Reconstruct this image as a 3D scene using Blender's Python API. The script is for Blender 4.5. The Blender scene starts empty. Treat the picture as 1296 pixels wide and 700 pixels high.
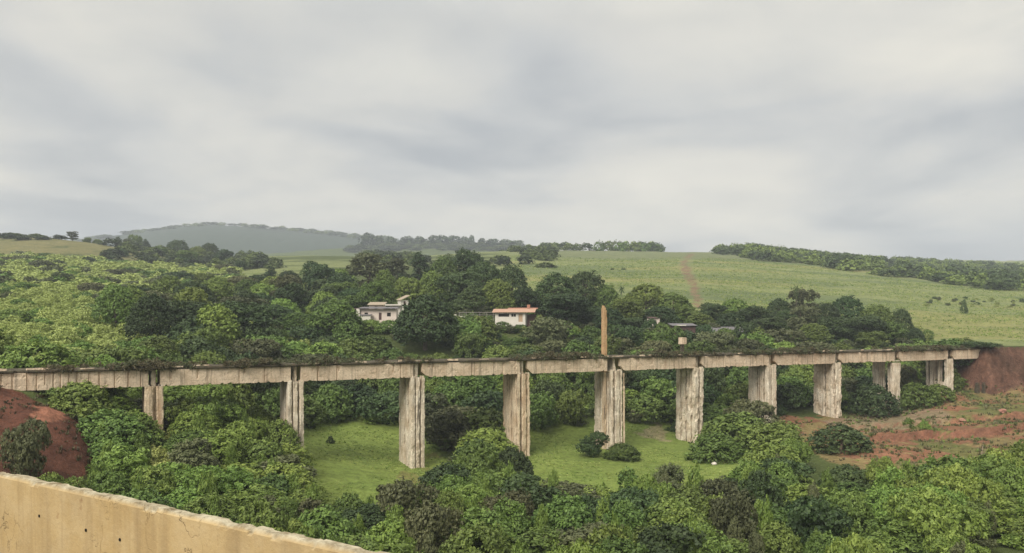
import bpy, math, random
import numpy as np

rng = np.random.default_rng(11)
random.seed(5)
SC = bpy.context.scene
COL = SC.collection
EYE = 24.0            # eye height above the datum
F = 1017.0            # focal length in pixels of the 1296 px wide photograph
CX, CY = 648.0, 409.0 # principal point / horizon row
R = math.radians

# ------------------------------------------------------------------ helpers
def sstep(a, b, x):
    t = np.clip((np.asarray(x, float) - a) / (b - a), 0, 1)
    return t * t * (3 - 2 * t)

_perm = np.random.default_rng(3).random((256, 256))
def vnoise(x, y, seed=0):
    x = np.asarray(x, float) + seed * 17.31; y = np.asarray(y, float) + seed * 9.77
    xi = np.floor(x).astype(int); yi = np.floor(y).astype(int)
    fx = x - xi; fy = y - yi
    fx = fx * fx * (3 - 2 * fx); fy = fy * fy * (3 - 2 * fy)
    g = lambda a, b: _perm[a & 255, b & 255]
    return (g(xi, yi) * (1 - fx) + g(xi + 1, yi) * fx) * (1 - fy) + (g(xi, yi + 1) * (1 - fx) + g(xi + 1, yi + 1) * fx) * fy
def fbm(x, y, o=4, seed=0):
    s = 0; a = .5; t = 0
    for k in range(o):
        s = s + a * vnoise(x * 2 ** k, y * 2 ** k, seed + k * 5); t += a; a *= .5
    return s / t

def inpoly(px, py, poly):
    px = np.asarray(px, float); py = np.asarray(py, float)
    r = np.zeros(px.shape, bool); n = len(poly)
    for i in range(n):
        x0, y0 = poly[i]; x1, y1 = poly[(i + 1) % n]
        c = (y0 > py) != (y1 > py)
        if y1 != y0:
            r ^= c & (px < (x1 - x0) * (py - y0) / (y1 - y0) + x0)
    return r

def mesh_np(name, V, Q, mat=None, col=None, smooth=False, tri=False):
    m = bpy.data.meshes.new(name)
    V = np.asarray(V, np.float32); Q = np.asarray(Q, np.int32); k = Q.shape[1]
    m.vertices.add(len(V)); m.vertices.foreach_set('co', V.ravel())
    m.loops.add(Q.size); m.loops.foreach_set('vertex_index', Q.ravel())
    m.polygons.add(len(Q)); m.polygons.foreach_set('loop_start', np.arange(0, Q.size, k, dtype=np.int32))
    m.polygons.foreach_set('loop_total', np.full(len(Q), k, np.int32))
    m.update(calc_edges=True)
    m.polygons.foreach_set('use_smooth', np.full(len(Q), smooth))
    if col is not None:
        a = m.color_attributes.new('tint', 'FLOAT_COLOR', 'POINT')
        a.data.foreach_set('color', np.asarray(col, np.float32).ravel())
    for mm in (mat if isinstance(mat, (list, tuple)) else [mat]):
        if mm: m.materials.append(mm)
    return m

class MB:
    """collects boxes, tubes and grids into one mesh"""
    def __init__(s): s.v = []; s.f = []
    def add(s, V, Fs):
        o = len(s.v); s.v += [tuple(map(float, p)) for p in V]; s.f += [tuple(i + o for i in f) for f in Fs]
    def box(s, c, d, rz=0, top=1.0):
        x, y, z = d[0] / 2, d[1] / 2, d[2] / 2; cs, sn = math.cos(rz), math.sin(rz); V = []
        for k, zz in enumerate((-z, z)):
            t = top if k else 1
            for xx, yy in ((-x, -y), (x, -y), (x, y), (-x, y)):
                a, b = xx * t, yy * t
                V.append((c[0] + a * cs - b * sn, c[1] + a * sn + b * cs, c[2] + zz))
        s.add(V, [(3, 2, 1, 0), (4, 5, 6, 7), (0, 1, 5, 4), (1, 2, 6, 5), (2, 3, 7, 6), (3, 0, 4, 7)])
    def tube(s, pts, rad, n=7, cap=True):
        pts = [np.array(p, float) for p in pts]; V = []; Fs = []
        for i, p in enumerate(pts):
            d = pts[min(i + 1, len(pts) - 1)] - pts[max(i - 1, 0)]; d /= np.linalg.norm(d) + 1e-9
            u = np.cross(d, (0, 1, .13)); u /= np.linalg.norm(u) + 1e-9; w = np.cross(d, u)
            for k in range(n):
                a = 2 * math.pi * k / n
                V.append(p + rad[i] * (math.cos(a) * u + math.sin(a) * w))
        for i in range(len(pts) - 1):
            for k in range(n):
                Fs.append((i * n + k, i * n + (k + 1) % n, (i + 1) * n + (k + 1) % n, (i + 1) * n + k))
        if cap:
            Fs.append(tuple(range((len(pts) - 1) * n, len(pts) * n))); Fs.append(tuple(range(n - 1, -1, -1)))
        s.add(V, Fs)
    def mesh(s, name, mat, smooth=False):
        m = bpy.data.meshes.new(name); m.from_pydata(s.v, [], s.f); m.update()
        if mat: m.materials.append(mat)
        if smooth: m.polygons.foreach_set('use_smooth', [True] * len(m.polygons))
        return m

def link(name, data, parent=None, loc=None):
    o = bpy.data.objects.new(name, data); COL.objects.link(o)
    if parent: o.parent = parent
    if loc is not None: o.location = loc
    return o
def tag(o, label=None, cat=None, group=None, kind=None):
    if label: o['label'] = label
    if cat: o['category'] = cat
    if group: o['group'] = group
    if kind: o['kind'] = kind
    return o
def empty(name, loc=(0, 0, 0), rz=0):
    o = link(name, None); o.location = loc; o.rotation_euler = (0, 0, rz); o.empty_display_size = .3
    return o

# ------------------------------------------------------------------ materials
class NT:
    def __init__(s, name):
        s.m = bpy.data.materials.new(name); s.m.use_nodes = True; s.t = s.m.node_tree; s.t.nodes.clear()
        s.out = s.n('ShaderNodeOutputMaterial')
    def n(s, typ, **kw):
        x = s.t.nodes.new(typ)
        for k, v in kw.items(): setattr(x, k, v)
        return x
    def l(s, a, b): s.t.links.new(a, b)
    def setin(s, node, **kw):
        for k, v in kw.items():
            i = node.inputs[k.replace('_', ' ')]
            if hasattr(v, 'links'): s.l(v, i)
            else: i.default_value = v
    def noise(s, vec, scale, detail=4, rough=.55):
        x = s.n('ShaderNodeTexNoise'); x.inputs['Scale'].default_value = scale; x.inputs['Detail'].default_value = detail
        x.inputs['Roughness'].default_value = rough
        if vec is not None: s.l(vec, x.inputs['Vector'])
        return x.outputs['Fac']
    def ramp(s, fac, stops):
        x = s.n('ShaderNodeValToRGB'); e = x.color_ramp.elements
        while len(e) < len(stops): e.new(.5)
        for el, (p, c) in zip(e, stops):
            el.position = p; el.color = (c, c, c, 1) if not hasattr(c, '__len__') else (*c, 1)
        s.l(fac, x.inputs['Fac']); return x.outputs['Color']
    def mix(s, fac, a, b, mode='MIX'):
        x = s.n('ShaderNodeMix', data_type='RGBA', blend_type=mode)
        for sock, v in ((x.inputs['Factor'], fac), (x.inputs['A'], a), (x.inputs['B'], b)):
            if hasattr(v, 'links'): s.l(v, sock)
            else: sock.default_value = v if not hasattr(v, '__len__') else (*v, 1)
        return x.outputs['Result']
    def mul(s, a, b, op='MULTIPLY'):
        x = s.n('ShaderNodeMath', operation=op)
        for i, v in enumerate((a, b)):
            if hasattr(v, 'links'): s.l(v, x.inputs[i])
            else: x.inputs[i].default_value = v
        return x.outputs[0]
    def mapped(s, scale, src='Object'):
        tc = s.n('ShaderNodeTexCoord'); mp = s.n('ShaderNodeMapping'); mp.inputs['Scale'].default_value = scale
        s.l(tc.outputs[src], mp.inputs['Vector']); return mp.outputs['Vector']
    def done(s, color, rough=.85, spec=.2, bump=None, bstr=.4, bdist=.1, transl=0):
        p = s.n('ShaderNodeBsdfPrincipled'); p.inputs['Roughness'].default_value = rough
        p.inputs['Specular IOR Level'].default_value = spec
        if hasattr(color, 'links'): s.l(color, p.inputs['Base Color'])
        else: p.inputs['Base Color'].default_value = (*color, 1)
        if bump is not None:
            b = s.n('ShaderNodeBump'); b.inputs['Strength'].default_value = bstr; b.inputs['Distance'].default_value = bdist
            s.l(bump, b.inputs['Height']); s.l(b.outputs['Normal'], p.inputs['Normal'])
        sh = p.outputs[0]
        if transl:
            t = s.n('ShaderNodeBsdfTranslucent'); mx = s.n('ShaderNodeMixShader'); mx.inputs[0].default_value = transl
            if hasattr(color, 'links'): s.l(color, t.inputs['Color'])
            else: t.inputs['Color'].default_value = (*color, 1)
            s.l(sh, mx.inputs[1]); s.l(t.outputs[0], mx.inputs[2]); sh = mx.outputs[0]
        s.l(sh, s.out.inputs['Surface']); return s.m

def leaf_mat(name, a, b, transl=.2):
    t = NT(name); at = t.n('ShaderNodeAttribute', attribute_name='tint'); oi = t.n('ShaderNodeObjectInfo')
    c = t.mix(at.outputs['Fac'], a, b)
    v = t.n('ShaderNodeHueSaturation')
    mr = t.n('ShaderNodeMapRange'); t.l(oi.outputs['Random'], mr.inputs[0]); mr.inputs[3].default_value = .72; mr.inputs[4].default_value = 1.3
    wn = t.n('ShaderNodeTexWhiteNoise', noise_dimensions='1D'); t.l(oi.outputs['Random'], wn.inputs['W'])
    mh = t.n('ShaderNodeMapRange'); t.l(wn.outputs['Value'], mh.inputs[0]); mh.inputs[3].default_value = .478; mh.inputs[4].default_value = .516
    t.l(mh.outputs[0], v.inputs['Hue']); t.l(mr.outputs[0], v.inputs['Value']); t.l(c, v.inputs['Color'])
    return t.done(v.outputs['Color'], .58, .3, transl=transl)

LM = {
 'mid':    leaf_mat('leaves_mid_green', (.046, .082, .016), (.170, .240, .052)),
 'bright': leaf_mat('leaves_fresh_green', (.070, .122, .020), (.225, .305, .064)),
 'dark':   leaf_mat('leaves_dark_green', (.022, .046, .015), (.078, .120, .036)),
 'olive':  leaf_mat('leaves_olive', (.055, .066, .026), (.140, .150, .066)),
 'yellow': leaf_mat('leaves_yellow_green', (.215, .245, .062), (.430, .460, .150)),
 'dry':    leaf_mat('leaves_dry', (.055, .046, .022), (.15, .125, .06)),
}
def bark_mat():
    t = NT('bark'); v = t.mapped((1, 1, .25)); n = t.noise(v, 6)
    return t.done(t.ramp(n, [(.3, (.05, .04, .03)), (.7, (.19, .16, .12))]), .9, .1, n, .6, .05)
BARK = bark_mat()

def concrete_mat(name, lo, hi, streak=.6, moss=.35, rust=.35, grime_scale=1.0):
    t = NT(name)
    v = t.mapped((1, 1, 1)); vs = t.mapped((1.7, 1.7, .10)); vr = t.mapped((.9, .9, .07)); vf = t.mapped((4.5, 4.5, .16))
    big = t.noise(v, .45 * grime_scale, 5); fine = t.noise(v, 5, 6, .7)
    c = t.mix(t.ramp(big, [(.32, 0.0), (.68, 1.0)]), lo, hi)
    c = t.mix(t.ramp(fine, [(.35, .55), (.6, 0.0)]), c, tuple(x * .55 for x in lo))
    st = t.ramp(t.noise(vs, 1.3, 4, .6), [(.56, 0.0), (.68, 1.0)])
    c = t.mix(t.mul(st, streak), c, (.085, .07, .052))
    c = t.mix(t.mul(t.ramp(t.noise(vf, 1.2, 3, .6), [(.59, 0.0), (.68, 1.0)]), streak * .75), c, (.10, .08, .058))
    ru = t.ramp(t.noise(vr, 1.1, 3, .5), [(.57, 0.0), (.72, 1.0)])
    c = t.mix(t.mul(ru, rust), c, (.33, .16, .075))
    mo = t.ramp(t.noise(v, 1.1, 6, .65), [(.56, 0.0), (.68, 1.0)])
    c = t.mix(t.mul(mo, moss), c, (.14, .16, .075))
    sx = t.n('ShaderNodeSeparateXYZ'); t.l(v, sx.inputs[0]); fr = t.mul(t.mul(sx.outputs['Z'], 1 / 2.35), 0, 'ADD'); fx = t.n('ShaderNodeMath', operation='FRACT'); t.l(fr, fx.inputs[0])
    joint = t.mul(t.ramp(fx.outputs[0], [(0.0, 1.0), (.035, 0.0)]), t.ramp(t.noise(v, 1.9, 3), [(.42, 0), (.55, 1)]))
    c = t.mix(t.mul(joint, .55), c, (.12, .10, .075))
    return t.done(c, .92, .15, fine, .8, .08)
PIER_M = concrete_mat('weathered_pier_concrete', (.50, .40, .28), (.82, .74, .60), .92, .3, .25)
PIER_BROWN_M = concrete_mat('brown_pier_concrete', (.50, .37, .24), (.72, .60, .43), .85, .2, .5)
GIRDER_M = concrete_mat('girder_concrete', (.56, .43, .30), (.72, .59, .44), .5, .10, .2)
SLAB_M = concrete_mat('mossy_slab_concrete', (.045, .038, .026), (.13, .11, .075), .5, .6, .1)
PILLAR_M = concrete_mat('ochre_pillar_concrete', (.40, .24, .12), (.56, .38, .21), .5, .05, .5)

def plain(name, c, rough=.8, var=.25, scale=2.0, spec=.2):
    t = NT(name); n = t.noise(t.mapped((1, 1, 1)), scale, 5)
    return t.done(t.mix(n, tuple(x * (1 - var) for x in c), tuple(min(1, x * (1 + var)) for x in c)), rough, spec, n, .25, .04)

# ------------------------------------------------------------------ terrain heights (relative to the eye)
HILL = [(-1400, 330), (-300, 316), (60, 312), (100, 304), (120, 300), (170, 292), (240, 283), (285, 281), (330, 285), (400, 292), (465, 300), (540, 306), (650, 314), (760, 330), (2600, 335)]
RIDGE = [(-1400, 330), (300, 325), (420, 312), (470, 306), (560, 306.5), (650, 309), (700, 314), (760, 326), (2600, 335)]
COLS = {
 -1400: [(4, -6), (15, -10), (30, -14), (60, -14), (90, -8), (120, -6), (200, 4), (350, 20), (600, 60), (800, 58)],
 -300: [(4, -6), (15, -10), (30, -15), (60, -15), (80, -10.5), (95, -6.6), (110, -6), (130, -4), (160, -.5), (200, 3.5), (280, 13), (380, 25), (480, 39), (600, 65), (800, 58)],
 0: [(4, -6), (15, -11), (30, -16), (60, -17.5), (72, -15.2), (82, -11.6), (90, -8.0), (97, -6.8), (110, -6), (130, -4), (160, -.5), (200, 3.5), (280, 13), (380, 25), (480, 38.5), (600, 65), (800, 58)],
 40: [(4, -6), (15, -11), (30, -16), (60, -18), (72, -16), (80, -13.6), (85, -11.2), (91, -9.4), (98, -8), (106, -7.5), (115, -7), (130, -4.6), (160, -1.2), (200, 3), (280, 12.5), (380, 24.5), (480, 38.5), (600, 65), (800, 58)],
 85: [(4, -6), (15, -11), (30, -16), (60, -19), (74, -17.2), (81, -14.4), (86, -11.2), (90, -10.2), (95, -10.6), (105, -10.2), (115, -9.4), (130, -6), (160, -2), (200, 2), (280, 12), (380, 24), (480, 38), (600, 62.5), (800, 58)],
 130: [(4, -6), (15, -11), (30, -17), (60, -20), (75, -19), (85, -17.5), (95, -14.5), (105, -13), (115, -11), (135, -7), (165, -3), (200, 1), (280, 10), (380, 22), (480, 36), (600, 60), (800, 60)],
 260: [(4, -6), (15, -11), (30, -17), (60, -21), (80, -20.5), (95, -18), (105, -15), (115, -14), (130, -11.5), (150, -8), (180, -3.5), (220, 0), (300, 9), (400, 21), (550, 38), (700, 55), (900, 76), (1050, 74)],
 390: [(4, -6), (15, -12), (30, -18), (60, -22), (90, -22), (104, -21.3), (113, -19.5), (128, -18.6), (142, -17.6), (160, -13.5), (180, -8.5), (200, -4), (230, 0), (280, 5), (350, 16), (450, 30), (600, 48), (800, 67), (950, 78), (1100, 76)],
 520: [(4, -6), (15, -12), (30, -18), (60, -22), (122, -21.8), (140, -20), (150, -17.5), (165, -13.5), (185, -7), (203, -1.4), (220, 0), (260, 4), (320, 13), (420, 27), (600, 46), (800, 66), (1000, 82), (1150, 80)],
 650: [(4, -6), (15, -12), (30, -18), (60, -22), (130, -21.2), (150, -18.5), (165, -14), (185, -8), (203, -1.6), (220, .5), (260, 4), (350, 14), (500, 36), (700, 62), (850, 77), (1000, 80)],
 770: [(4, -6), (15, -12), (30, -18), (60, -22), (140, -21.7), (155, -19), (170, -15), (190, -9), (205, -5.5), (225, -3), (260, 3), (330, 12), (450, 28), (600, 47), (750, 65), (860, 78), (1000, 74)],
 870: [(4, -6), (15, -12), (30, -18), (60, -22), (148, -22), (160, -20), (175, -14), (190, -9), (205, -6.4), (225, -4), (260, 2), (330, 11.5), (450, 28), (600, 48), (750, 65), (860, 76), (1000, 75)],
 960: [(4, -6), (15, -12), (30, -18), (60, -22), (130, -21.5), (150, -19.5), (165, -17), (180, -13), (200, -8), (225, -5), (260, 0), (330, 9.5), (450, 26), (600, 46), (750, 64), (900, 80), (1050, 80)],
 1050: [(4, -6), (15, -12), (30, -18), (60, -22), (110, -21), (130, -20), (150, -19.5), (165, -19), (180, -17), (200, -11), (225, -7), (260, -2), (330, 8), (450, 24), (600, 42), (750, 56), (900, 69), (1050, 84), (1200, 84)],
 1130: [(4, -6), (15, -12), (30, -18), (60, -22), (110, -20.5), (130, -20), (150, -19.5), (172, -19), (185, -16), (205, -11), (230, -8), (270, -2), (330, 6), (450, 22), (600, 38), (750, 50), (900, 63), (1050, 78), (1200, 80)],
 1210: [(4, -6), (15, -12), (30, -18), (60, -22), (100, -20.5), (120, -19.7), (140, -18.9), (160, -17.6), (175, -16.2), (195, -12), (230, -7.5), (270, -3), (350, 6), (450, 19), (600, 32), (750, 45), (900, 58), (1050, 75), (1200, 78)],
 1296: [(4, -6), (15, -12), (30, -18), (60, -21.5), (100, -20.2), (120, -18.9), (140, -17.7), (160, -16.6), (175, -15.8), (200, -12), (230, -7), (270, -3), (350, 5), (450, 17), (600, 30), (750, 42), (900, 54), (1050, 70), (1200, 72)],
 1600: [(4, -6), (15, -12), (30, -17), (60, -19), (100, -18), (140, -16), (175, -14), (200, -11), (230, -7), (270, -3), (350, 5), (450, 16), (600, 28), (900, 50), (1050, 60), (1200, 62)],
 2600: [(4, -6), (15, -10), (30, -14), (60, -14), (100, -13), (140, -12), (200, -9), (270, -3), (350, 5), (450, 16), (600, 28), (900, 48), (1200, 58)],
}
LZ = np.linspace(math.log(3.5), math.log(3600), 420)
GPX = np.arange(-1400, 2601, 20.0)
def build_table():
    pxs = sorted(COLS); rows = []
    for p in pxs:
        a = list(COLS[p])
        a.append((1350, a[-1][1] * 1.02))
        rid = (CY - np.interp(p, *zip(*RIDGE))) / F * 1650; a.append((1650, rid)); a.append((1850, rid * .93))
        h = (CY - np.interp(p, *zip(*HILL))) / F * 2600
        a += [(2150, max(rid * .95, h * .72)), (2600, h), (3600, h - 60)]
        z, hh = zip(*a); rows.append(np.interp(LZ, np.log(z), hh))
    T = np.array(rows); T2 = np.empty((len(GPX), len(LZ)))
    for j in range(len(LZ)): T2[:, j] = np.interp(GPX, pxs, T[:, j])
    def blur(A, s, ax):
        k = np.exp(-.5 * (np.arange(-3 * s, 3 * s + 1) / s) ** 2); k /= k.sum()
        pad = [(0, 0), (0, 0)]; pad[ax] = (3 * s, 3 * s); B = np.pad(A, pad, mode='edge')
        return np.apply_along_axis(lambda v: np.convolve(v, k, 'valid'), ax, B)
    return blur(blur(T2, 1, 1), 1, 0)
TAB = build_table()
# bridge axis
BX0, BY0, DX, DY = -47.1, 105.3, 15.93, 8.403
SP = math.hypot(DX, DY); dvx, dvy = DX / SP, DY / SP; nvx, nvy = dvy, -dvx     # n points to the camera side
def bridge_pt(s, t): return BX0 + dvx * s + nvx * t, BY0 + dvy * s + nvy * t   # s from pier 1, t across (camera side positive)
DECK = -6.0           # girder top
def height(X, Y, detail=True):
    X = np.asarray(X, float); Y = np.maximum(np.asarray(Y, float), 3.6)
    px = np.clip(CX + F * X / Y, -1399, 2599); lz = np.clip(np.log(Y), LZ[0], LZ[-1] - 1e-6)
    a = (px - GPX[0]) / 20; i = np.clip(a.astype(int), 0, len(GPX) - 2); fa = a - i
    b = (lz - LZ[0]) / (LZ[1] - LZ[0]); j = np.clip(b.astype(int), 0, len(LZ) - 2); fb = b - j
    h = (TAB[i, j] * (1 - fb) + TAB[i, j + 1] * fb) * (1 - fa) + (TAB[i + 1, j] * (1 - fb) + TAB[i + 1, j + 1] * fb) * fa
    if detail:
        w = sstep(8, 60, Y)
        rough = .25 + .6 * sstep(100, 600, Y) + 4 * sstep(900, 2400, Y)
        flat = 1 - .75 * (sstep(95, 110, Y) * (1 - sstep(140, 160, Y)) * (px > 380) * (px < 960))
        h = h + w * rough * flat * ((fbm(X / 14, Y / 14, 3, 2) - .5) * 1.6) + w * .12 * (fbm(X / 1.6, Y / 1.6, 2, 8) - .5)
        mL = (px > -200) * (px < 128) * sstep(66, 76, Y) * (1 - sstep(98, 106, Y)); h = h + mL * (1.5 * (fbm(X / 5, Y / 5, 4, 33) - .5) + .5 * (fbm(X / 1.3, Y / 1.3, 3, 34) - .5))
        # little eroded terrace banks on the right
        m = sstep(985, 1060, px) * sstep(118, 124, Y) * (1 - sstep(158, 168, Y))
        h = h + m * .7 * (fbm(X / 2.6, Y / 2.6, 3, 35) - .5)
        for zz, amp in ((139, 1.35), (152, .9)):
            Zw = Y + 5 * (fbm(X / 9, Y / 30, 3, 4) - .5) + 3.5 * (fbm(X / 2.2, Y / 9, 3, 36) - .5) - .05 * (X - 90)
            h = h + m * amp * (sstep(zz - .5, zz + .6, Zw) - sstep(zz - 14, zz + 12, Zw))
    # approach embankments at both ends of the viaduct
    s = (X - BX0) * dvx + (Y - BY0) * dvy; t = (X - BX0) * nvx + (Y - BY0) * nvy
    wob = (fbm(X / 5, Y / 5, 3, 6) - .5) * 1.2 if detail else 0
    for s0, sg in ((9.62 * SP, 1), (-1.08 * SP, -1)):
        out = np.maximum(s0 - s, 0) * 2.8 if sg > 0 else np.maximum(s - s0, 0) * .9
        side = np.maximum(np.abs(t) - 3.6, 0) * (2.6 if sg > 0 else 1.0)
        far = np.maximum((s - s0) * sg - 130, 0) * .3
        e = -5.55 - (0.5 * np.sin(np.maximum(out, side) * 1.5) if sg > 0 else 0) * (np.maximum(out, side) > .3) - np.maximum(out, side) * .8 - far - wob * (np.maximum(out, side) > .5)
        h = np.maximum(h, e)
    return h
def gz(x, y): return float(height(np.array([x]), np.array([y]))[0]) + EYE
def at(px, Z): return (px - CX) / F * Z, Z
def row(h, Z): return CY - F * h / Z

# ------------------------------------------------------------------ ground colours by what grows there
MEADOW = [[(376, 520), (430, 533), (505, 550), (552, 560), (568, 580), (562, 612), (548, 640), (500, 668), (420, 668), (372, 640)],
          [(640, 549), (735, 548), (800, 538), (838, 533), (856, 548), (886, 575), (965, 598), (960, 622), (840, 640), (690, 630), (640, 600)]]
RED_L = [(-400, 470), (12, 484), (36, 497), (58, 512), (78, 508), (96, 522), (104, 545), (126, 572), (104, 612), (60, 640), (-400, 640)]
TERR = [(985, 528), (1060, 525), (1130, 512), (1190, 495), (1330, 480), (1700, 470), (1700, 615), (1330, 600), (1240, 600), (1150, 590), (1080, 596), (1030, 578)]
def lin(r, g, b): return np.array([((c / 255 + .055) / 1.055) ** 2.4 if c > 10 else c / 3294 for c in (r, g, b)])
G_SCRUB = np.array((.070, .090, .030)); G_MEAD = np.array((.165, .215, .054)); G_RED = np.array((.118, .052, .035)); G_DRY = np.array((.24, .185, .085))
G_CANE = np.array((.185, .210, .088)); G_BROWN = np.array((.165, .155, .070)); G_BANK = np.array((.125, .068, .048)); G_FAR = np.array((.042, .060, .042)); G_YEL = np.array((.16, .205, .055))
def ground_color(X, Y, h):
    px = CX + F * X / Y; py = row(h, Y)
    w1 = fbm(X / 12, Y / 12, 4, 1); w2 = fbm(X / 3, Y / 3, 3, 3)
    jx = px + (w1 - .5) * 34 + (w2 - .5) * 14; jy = py + (w2 - .5) * 16
    C = np.tile(G_SCRUB, (len(X), 1))
    def put(mask, c, a=1.0):
        k = np.asarray(mask, float)[:, None] * a
        C[:] = C * (1 - k) + np.asarray(c) * k
    # left hillside, fields of the far slopes
    put((Y > 112) & (px < 330) & (Y < 470), G_YEL, .8)
    put(sstep(.45, .6, fbm(X / 30, Y / 60, 3, 9)) * ((Y > 420) & (px < 240)), G_BROWN)
    put((Y > 440) & (px < 140 + 70 * w1) & (w1 > .35), G_BROWN, .8)
    cane = (Y > 250 + 0 * px) & (px > 640)
    put(cane, G_CANE)
    bands = fbm(X / 90, Y / 22, 3, 12)
    put(cane * sstep(.48, .60, bands), G_CANE * np.array((.70, .76, .80)))
    put(cane * sstep(.60, .72, fbm(X / 120, Y / 40, 3, 13)), G_CANE * np.array((1.15, 1.02, 1.0)))
    put((px > 1150) & (Y > 196) & (Y <= 250), G_CANE)
    put(cane & (px > 1150) & (Y < 330), G_CANE * np.array((1.2, 1.05, .95)), .8)
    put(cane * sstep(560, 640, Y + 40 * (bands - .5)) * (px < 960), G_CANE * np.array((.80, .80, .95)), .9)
    put((Y > 420) & (px > 235) & (px <= 660), G_CANE * .93, sstep(.40, .55, bands)[:, None] * .9)
    put((Y > 900) & (Y < 2000) & (px < 720), G_SCRUB * 1.1)
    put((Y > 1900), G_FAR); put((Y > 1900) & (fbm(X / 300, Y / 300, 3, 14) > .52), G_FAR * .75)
    # dirt track up the cane field
    tx = np.interp(Y, [250, 330, 420, 520, 650, 760], [888, 882, 873, 866, 872, 878])
    put((np.abs(px - tx + 12 * (w2 - .5)) < np.interp(Y, [250, 400, 760], [4.5, 5.5, 2.2])) & (Y > 285) & (Y < 740), np.array((.19, .125, .08)), .35 + .6 * (w2 > .48)[:, None])
    # valley floor
    v = (Y > 70) & (Y < 168)
    for p in MEADOW: put(v & (inpoly(jx, jy, p) | inpoly(jx, jy + 13, p) | inpoly(jx, jy + 24, p)), G_MEAD * (1 + .25 * (w1[:, None] - .5)))
    put(v & inpoly(jx, jy, [(515, 588), (560, 572), (572, 590), (550, 612), (505, 625), (480, 640), (500, 612)]), np.array((.16, .12, .055)), .55 * sstep(.4, .6, w2)[:, None])
    put(v & inpoly(jx, jy, [(800, 545), (838, 537), (856, 548), (850, 556), (815, 552)]), np.array((.30, .25, .15)), .8)
    put((Y > 58) & (Y < 112) & inpoly(jx, jy, RED_L), G_RED * (.9 + .7 * (w1[:, None] - .4) + .7 * (w2[:, None] - .5)))
    put((Y > 78) & (Y < 100) & inpoly(jx, jy, [(28, 523), (52, 512), (76, 506), (92, 520), (70, 530), (40, 538)]), np.array((.27, .125, .08)), .8)
    tr = (Y > 100) & (Y < 186) & inpoly(jx, jy, TERR)
    put(tr, G_DRY * (.85 + .5 * (w1[:, None] - .4)))
    put(tr & (.6 * w1 + .6 * w2 > .61), np.array((.215, .095, .062)), .8)
    put(tr & (fbm(X / 6, Y / 16, 3, 21) > .60), np.array((.115, .135, .045)), .8)
    put((Y > 100) & (Y < 175) & inpoly(jx, jy, [(1040, 532), (1120, 518), (1190, 520), (1210, 530), (1130, 545), (1060, 545)]), np.array((.23, .18, .12)), .7)
    return C

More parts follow.
